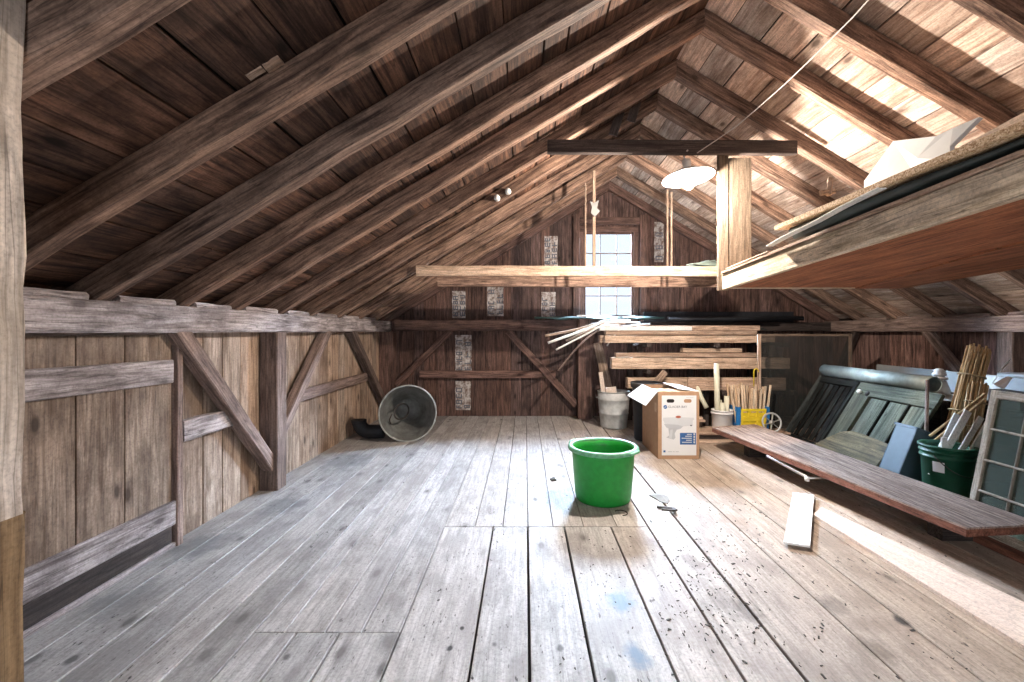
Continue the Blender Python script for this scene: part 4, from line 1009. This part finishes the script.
for a in rws[1:-1]:
    s_ = MB(); lbox(s_, x0_, up3, nrm3, Y0+.05, Y1-.05, a-.008, a+.008, .003, .034); s_.build('muntin', 'sashwood', root)
for i in range(4):
    for j in range(4):
        s_ = MB(); lbox(s_, x0_, up3, nrm3, cols[i]+.004, cols[i+1]-.004, rws[j]+.004, rws[j+1]-.004, .016, .020, ch=.0005); s_.build('pane', 'dustglass', root)
# stored boards behind the sash so it leans on something
thing('wooden_chest', 'dark tall chest behind the leaning window sash', 'chest', 'darkwood', lambda m: (m.box((3.52, 2.3, 0), (4.5, 3.30, .78), axis=1), m.box((3.50, 2.28, .78), (4.52, 3.32, .81), axis=1)))
thing('grey_box', 'light grey metal box on the pile at far right edge', 'box', 'tin', lambda m: (m.box((4.34, 4.00, .872), (4.88, 4.20, .99), axis=1), m.box((4.325, 3.985, .99), (4.895, 4.215, 1.02), axis=1)))
thing('wooden_crate', 'dark crate carrying the light grey box at far right', 'crate', 'darkwood', lambda m: [m.box((4.25, 3.95, .385+.163*k), (4.9, 4.22, .385+.163*k+.158), axis=0) for k in range(3)])
thing('paper_scrap', 'white crumpled paper lodged beside the grey box', 'paper', 'white', lambda m: m.prism([P(999, 386, 3.98), P(1009, 380, 3.98), P(1013, 378, 4.0), P(1004, 389, 3.96)], (0, .05, .01)))
thing('wire_rod', 'thin wire rod sticking up behind the bamboo', 'rod', 'steel', lambda m: m.tube([P(992, 384, 4.2), P(1000, 372, 4.22), P(1010, 360, 4.25)], .004, 6))
# right wall braces
sb('wall_brace', (4.99, 6.92, 1.42), (4.99, 7.40, .60), .09, .09, 'brace', 'dark diagonal brace at the far end of the right wall', 'brace', up=YZ, tint=.3)
sb('wall_brace', (4.99, 5.72, 1.42), (4.99, 4.80, .40), .09, .09, 'brace', 'pale diagonal brace in the right wall behind the bamboo', 'brace', up=YZ, tint=1.1)
sb('wall_post', (4.99, 4.72, 0), (4.99, 4.72, 1.39), .14, .16, 'brace', 'post in the right wall behind the bamboo bundles', 'post', tint=.5)

# ------------------------------------------------------------------ left corner: zinc cone and black elbow
c = V((-1.485, 5.83, .356)); root = empty('zinc_cone', (-1.5, 5.9, 0), 'large zinc cone lying on its side, mouth toward camera', 'cone')
ax = V((.22, -1, .03)).normalized()
A = T(c) @ ax.to_track_quat('Z', 'Y').to_matrix().to_4x4()
R_ = .352
s_ = MB(); s_.lathe([(R_, 0), (R_*.92, -.06), (.27, -.22), (.17, -.40), (.12, -.52), (0, -.52)], A, 56)
s_.lathe([(R_-.006, 0), (R_*.92-.006, -.06), (.264, -.22), (.164, -.40), (.114, -.51), (0, -.51)][::-1], A, 56); s_.build('cone_wall', 'zinc', root)
s_ = MB(); s_.tube([A @ V((R_*math.cos(2*PI*k/56), R_*math.sin(2*PI*k/56), 0)) for k in range(56)], .011, 8, closed=True); s_.build('rim', 'zincrim', root)
s_ = MB(); hc = V((.10, .06, -.16))
s_.tube([A @ (V((-.085+.085*math.cos(2*PI*k/24), .0+.10*math.sin(2*PI*k/24), -.19-.13*math.cos(2*PI*k/24)))) for k in range(24)], .011, 8, closed=True); s_.build('ring_handle', 'darkiron', root)
s_ = MB(); s_.tube([A @ V((-.20-.03*math.sin(k*.45), -.02-.022*k, -.13-.002*k)) for k in range(7)], .008, 8); s_.build('hook', 'darkiron', root)
root = empty('stovepipe_elbow', (-1.98, 5.98, 0), 'black stovepipe elbow lying between left wall and zinc cone', 'pipe')
s_ = MB(); pts = [V((-1.84, 6.0, .092)), V((-1.93, 5.995, .092))]+[V((-2.02-.14*math.sin(k*PI/16), 5.985, .232-.14*math.cos(k*PI/16))) for k in range(9)]
s_.tube(pts, .088, 24); s_.build('elbow', 'blackmetal', root)
s_ = MB(); e = pts[-1]; s_.lathe([(.086, -.02), (.096, -.014), (.096, .012), (.08, .014), (0, .0)], T(e), 24); s_.build('collar', 'blackmetal', root)

# ------------------------------------------------------------------ boards and debris on the floor
a = [FL(793, 496), FL(814, 499), FL(810, 551), FL(783.5, 547)]
thing('white_board', 'short white board lying on floor right of the tub', 'board', 'whiteboard', lambda m: m.prism([p+V((0, 0, .02)) for p in a], (0, 0, .014), gdir=(0, 1, 0)))
b0, b1 = FL(812, 511), FL(829, 507.5)
e0, e1 = FL(1100, 689), FL(1100, 637)
pl = [V((1.90, 3.52, 0)), V((2.06, 3.57, 0)), V((2.13, 1.75, 0)), V((1.955, 1.70, 0))]
n0, n1 = FL(813, 514, .02), FL(1024, 646, .02)
f0, f1 = FL(822, 507, .02), FL(1024, 602, .02)
def ext(p, q, t): return p+(q-p)*t
pl = [n0, f0, ext(f0, f1, 1.35), ext(n0, n1, 1.5)]
thing('pale_plank', 'long pale plank lying on the floor toward the lower right corner', 'plank', 'paleplank', lambda m: m.prism([V((p.x, p.y, .0)) for p in pl], (0, 0, .02), gdir=(pl[2]-pl[1])))
rows = [(661, 498, .065, 'stone', 'pale crumpled paper scrap on floor right of the tub'), (553, 480, .025, 'darkiron', 'small dark leaf scrap on floor left of the tub')]
for (px, py, r, mat, lab) in rows:
    p = FL(px, py); n = 9
    pts = [p+V((r*rnd(.5, 1.3)*math.cos(2*PI*k/n)*1.3, r*rnd(.5, 1.3)*math.sin(2*PI*k/n)*1.8, .0)) for k in range(n)]
    def fn(m):
        cc = [q+V((0, 0, rnd(.001, .02))) for q in pts]
        m.add(cc+[p+V((0, 0, .028))]+[q+V((0, 0, -.0)) for q in pts], [[k, (k+1) % n, n] for k in range(n)]+[[(k+1) % n, k, n+1+k, n+1+(k+1) % n] for k in range(n)])
    thing('debris_scrap', lab, 'scrap', mat, fn)
p = FL(666, 510)
thing('metal_bracket', 'bent dark metal bracket on floor beside the paper scrap', 'bracket', 'darkiron', lambda m: (m.beam(p+V((-.06, .04, .012)), p+V((.055, .0, .012)), .03, .012, up=(0, 0, 1)), m.beam(p+V((.055, .01, .012)), p+V((.05, -.08, .03)), .03, .012), m.beam(p+V((.05, -.08, .03)), p+V((-.045, -.04, .02)), .026, .012)))
p = FL(620, 512)
thing('wire_loop', 'small dark wire loop on floor beside the green tub', 'wire', 'darkiron', lambda m: m.tube([p+V((.05*math.cos(t), .05*math.sin(t)-.03, .006)) for t in [.3*k-1.5 for k in range(14)]], .004, 6))
chips = MB(); random.seed(5)
for k in range(420):
    cx, cy = (rnd(660, 760), rnd(500, 640)) if k % 2 else (rnd(560, 980), rnd(480, 680))
    q = FL(cx, cy); s = rnd(.0018, .0065) if rnd(0, 1) < .9 else rnd(.006, .011)
    if (1.85 < q.x < 2.2 and q.y < 3.65) or (q-gc_).length < .30: continue
    an = rnd(0, PI); dv = V((math.cos(an)*s, math.sin(an)*s*1.4, 0)); chips.beam(q-dv+V((0, 0, .002)), q+dv+V((0, 0, .003)), s*rnd(.6, 1.1), .003, ch=.0005)
tag(chips.build('floor_crumbs', 'darkiron'), 'scattered dark crumbs and chips on the floor right of the tub', 'crumbs', kind='stuff')

# ------------------------------------------------------------------ light
def area(name, loc, rotm, sx_, sy_, power, c, spread):
    l = bpy.data.lights.new(name, 'AREA'); l.shape = 'RECTANGLE'; l.size = sx_; l.size_y = sy_; l.energy = power; l.color = c; l.spread = math.radians(spread)
    o = bpy.data.objects.new(name, l); COL.objects.link(o); o.location = loc; o.rotation_euler = rotm; return o
area('daylight_far_sky', (1.4, 14.0, 7.2), (math.radians(-55), 0, 0), 18, 5.6, 165000, (.66, .81, 1.0), 180)
area('fill_near_window', ((WIN2[0]+WIN2[1])/2, YN-.12, (WIN2[2]+WIN2[3])/2), (math.radians(66), 0, 0), 2.0, 1.5, 55, (.96, .97, 1.0), 110)  # fill from the unseen window behind the camera, tilted at the floor
l = bpy.data.lights.new('lamp_light', 'POINT'); l.energy = 420; l.color = (1.0, .865, .735); l.shadow_soft_size = .035
o = bpy.data.objects.new('lamp_light', l); COL.objects.link(o); o.location = A0 = lc+V((-.01, 0, -.17))
w = bpy.data.worlds.new('sky'); SC.world = w; w.use_nodes = True
bg = w.node_tree.nodes['Background']; bg.inputs[0].default_value = (.80, .90, 1.0, 1); bg.inputs[1].default_value = 1.35

# ------------------------------------------------------------------ camera and view
cam = bpy.data.cameras.new('camera'); co = bpy.data.objects.new('camera', cam); COL.objects.link(co)
co.location = (0, 0, H); co.rotation_euler = (PI/2, 0, 0)
cam.sensor_width = 36; cam.lens = FPX/1024*36
cam.shift_x = -(CX-512)/1024; cam.shift_y = -(341-CY)/1024
cam.clip_start = .02
SC.camera = co
vs = SC.view_settings; vs.view_transform = 'Standard'; vs.look = 'None'; vs.gamma = 1.0; vs.exposure = 0.0; vs.use_curve_mapping = False
SC.cycles.use_denoising = True
SC.cycles.max_bounces = 8; SC.cycles.diffuse_bounces = 5; SC.cycles.transparent_max_bounces = 12
SC.cycles.sample_clamp_indirect = 8
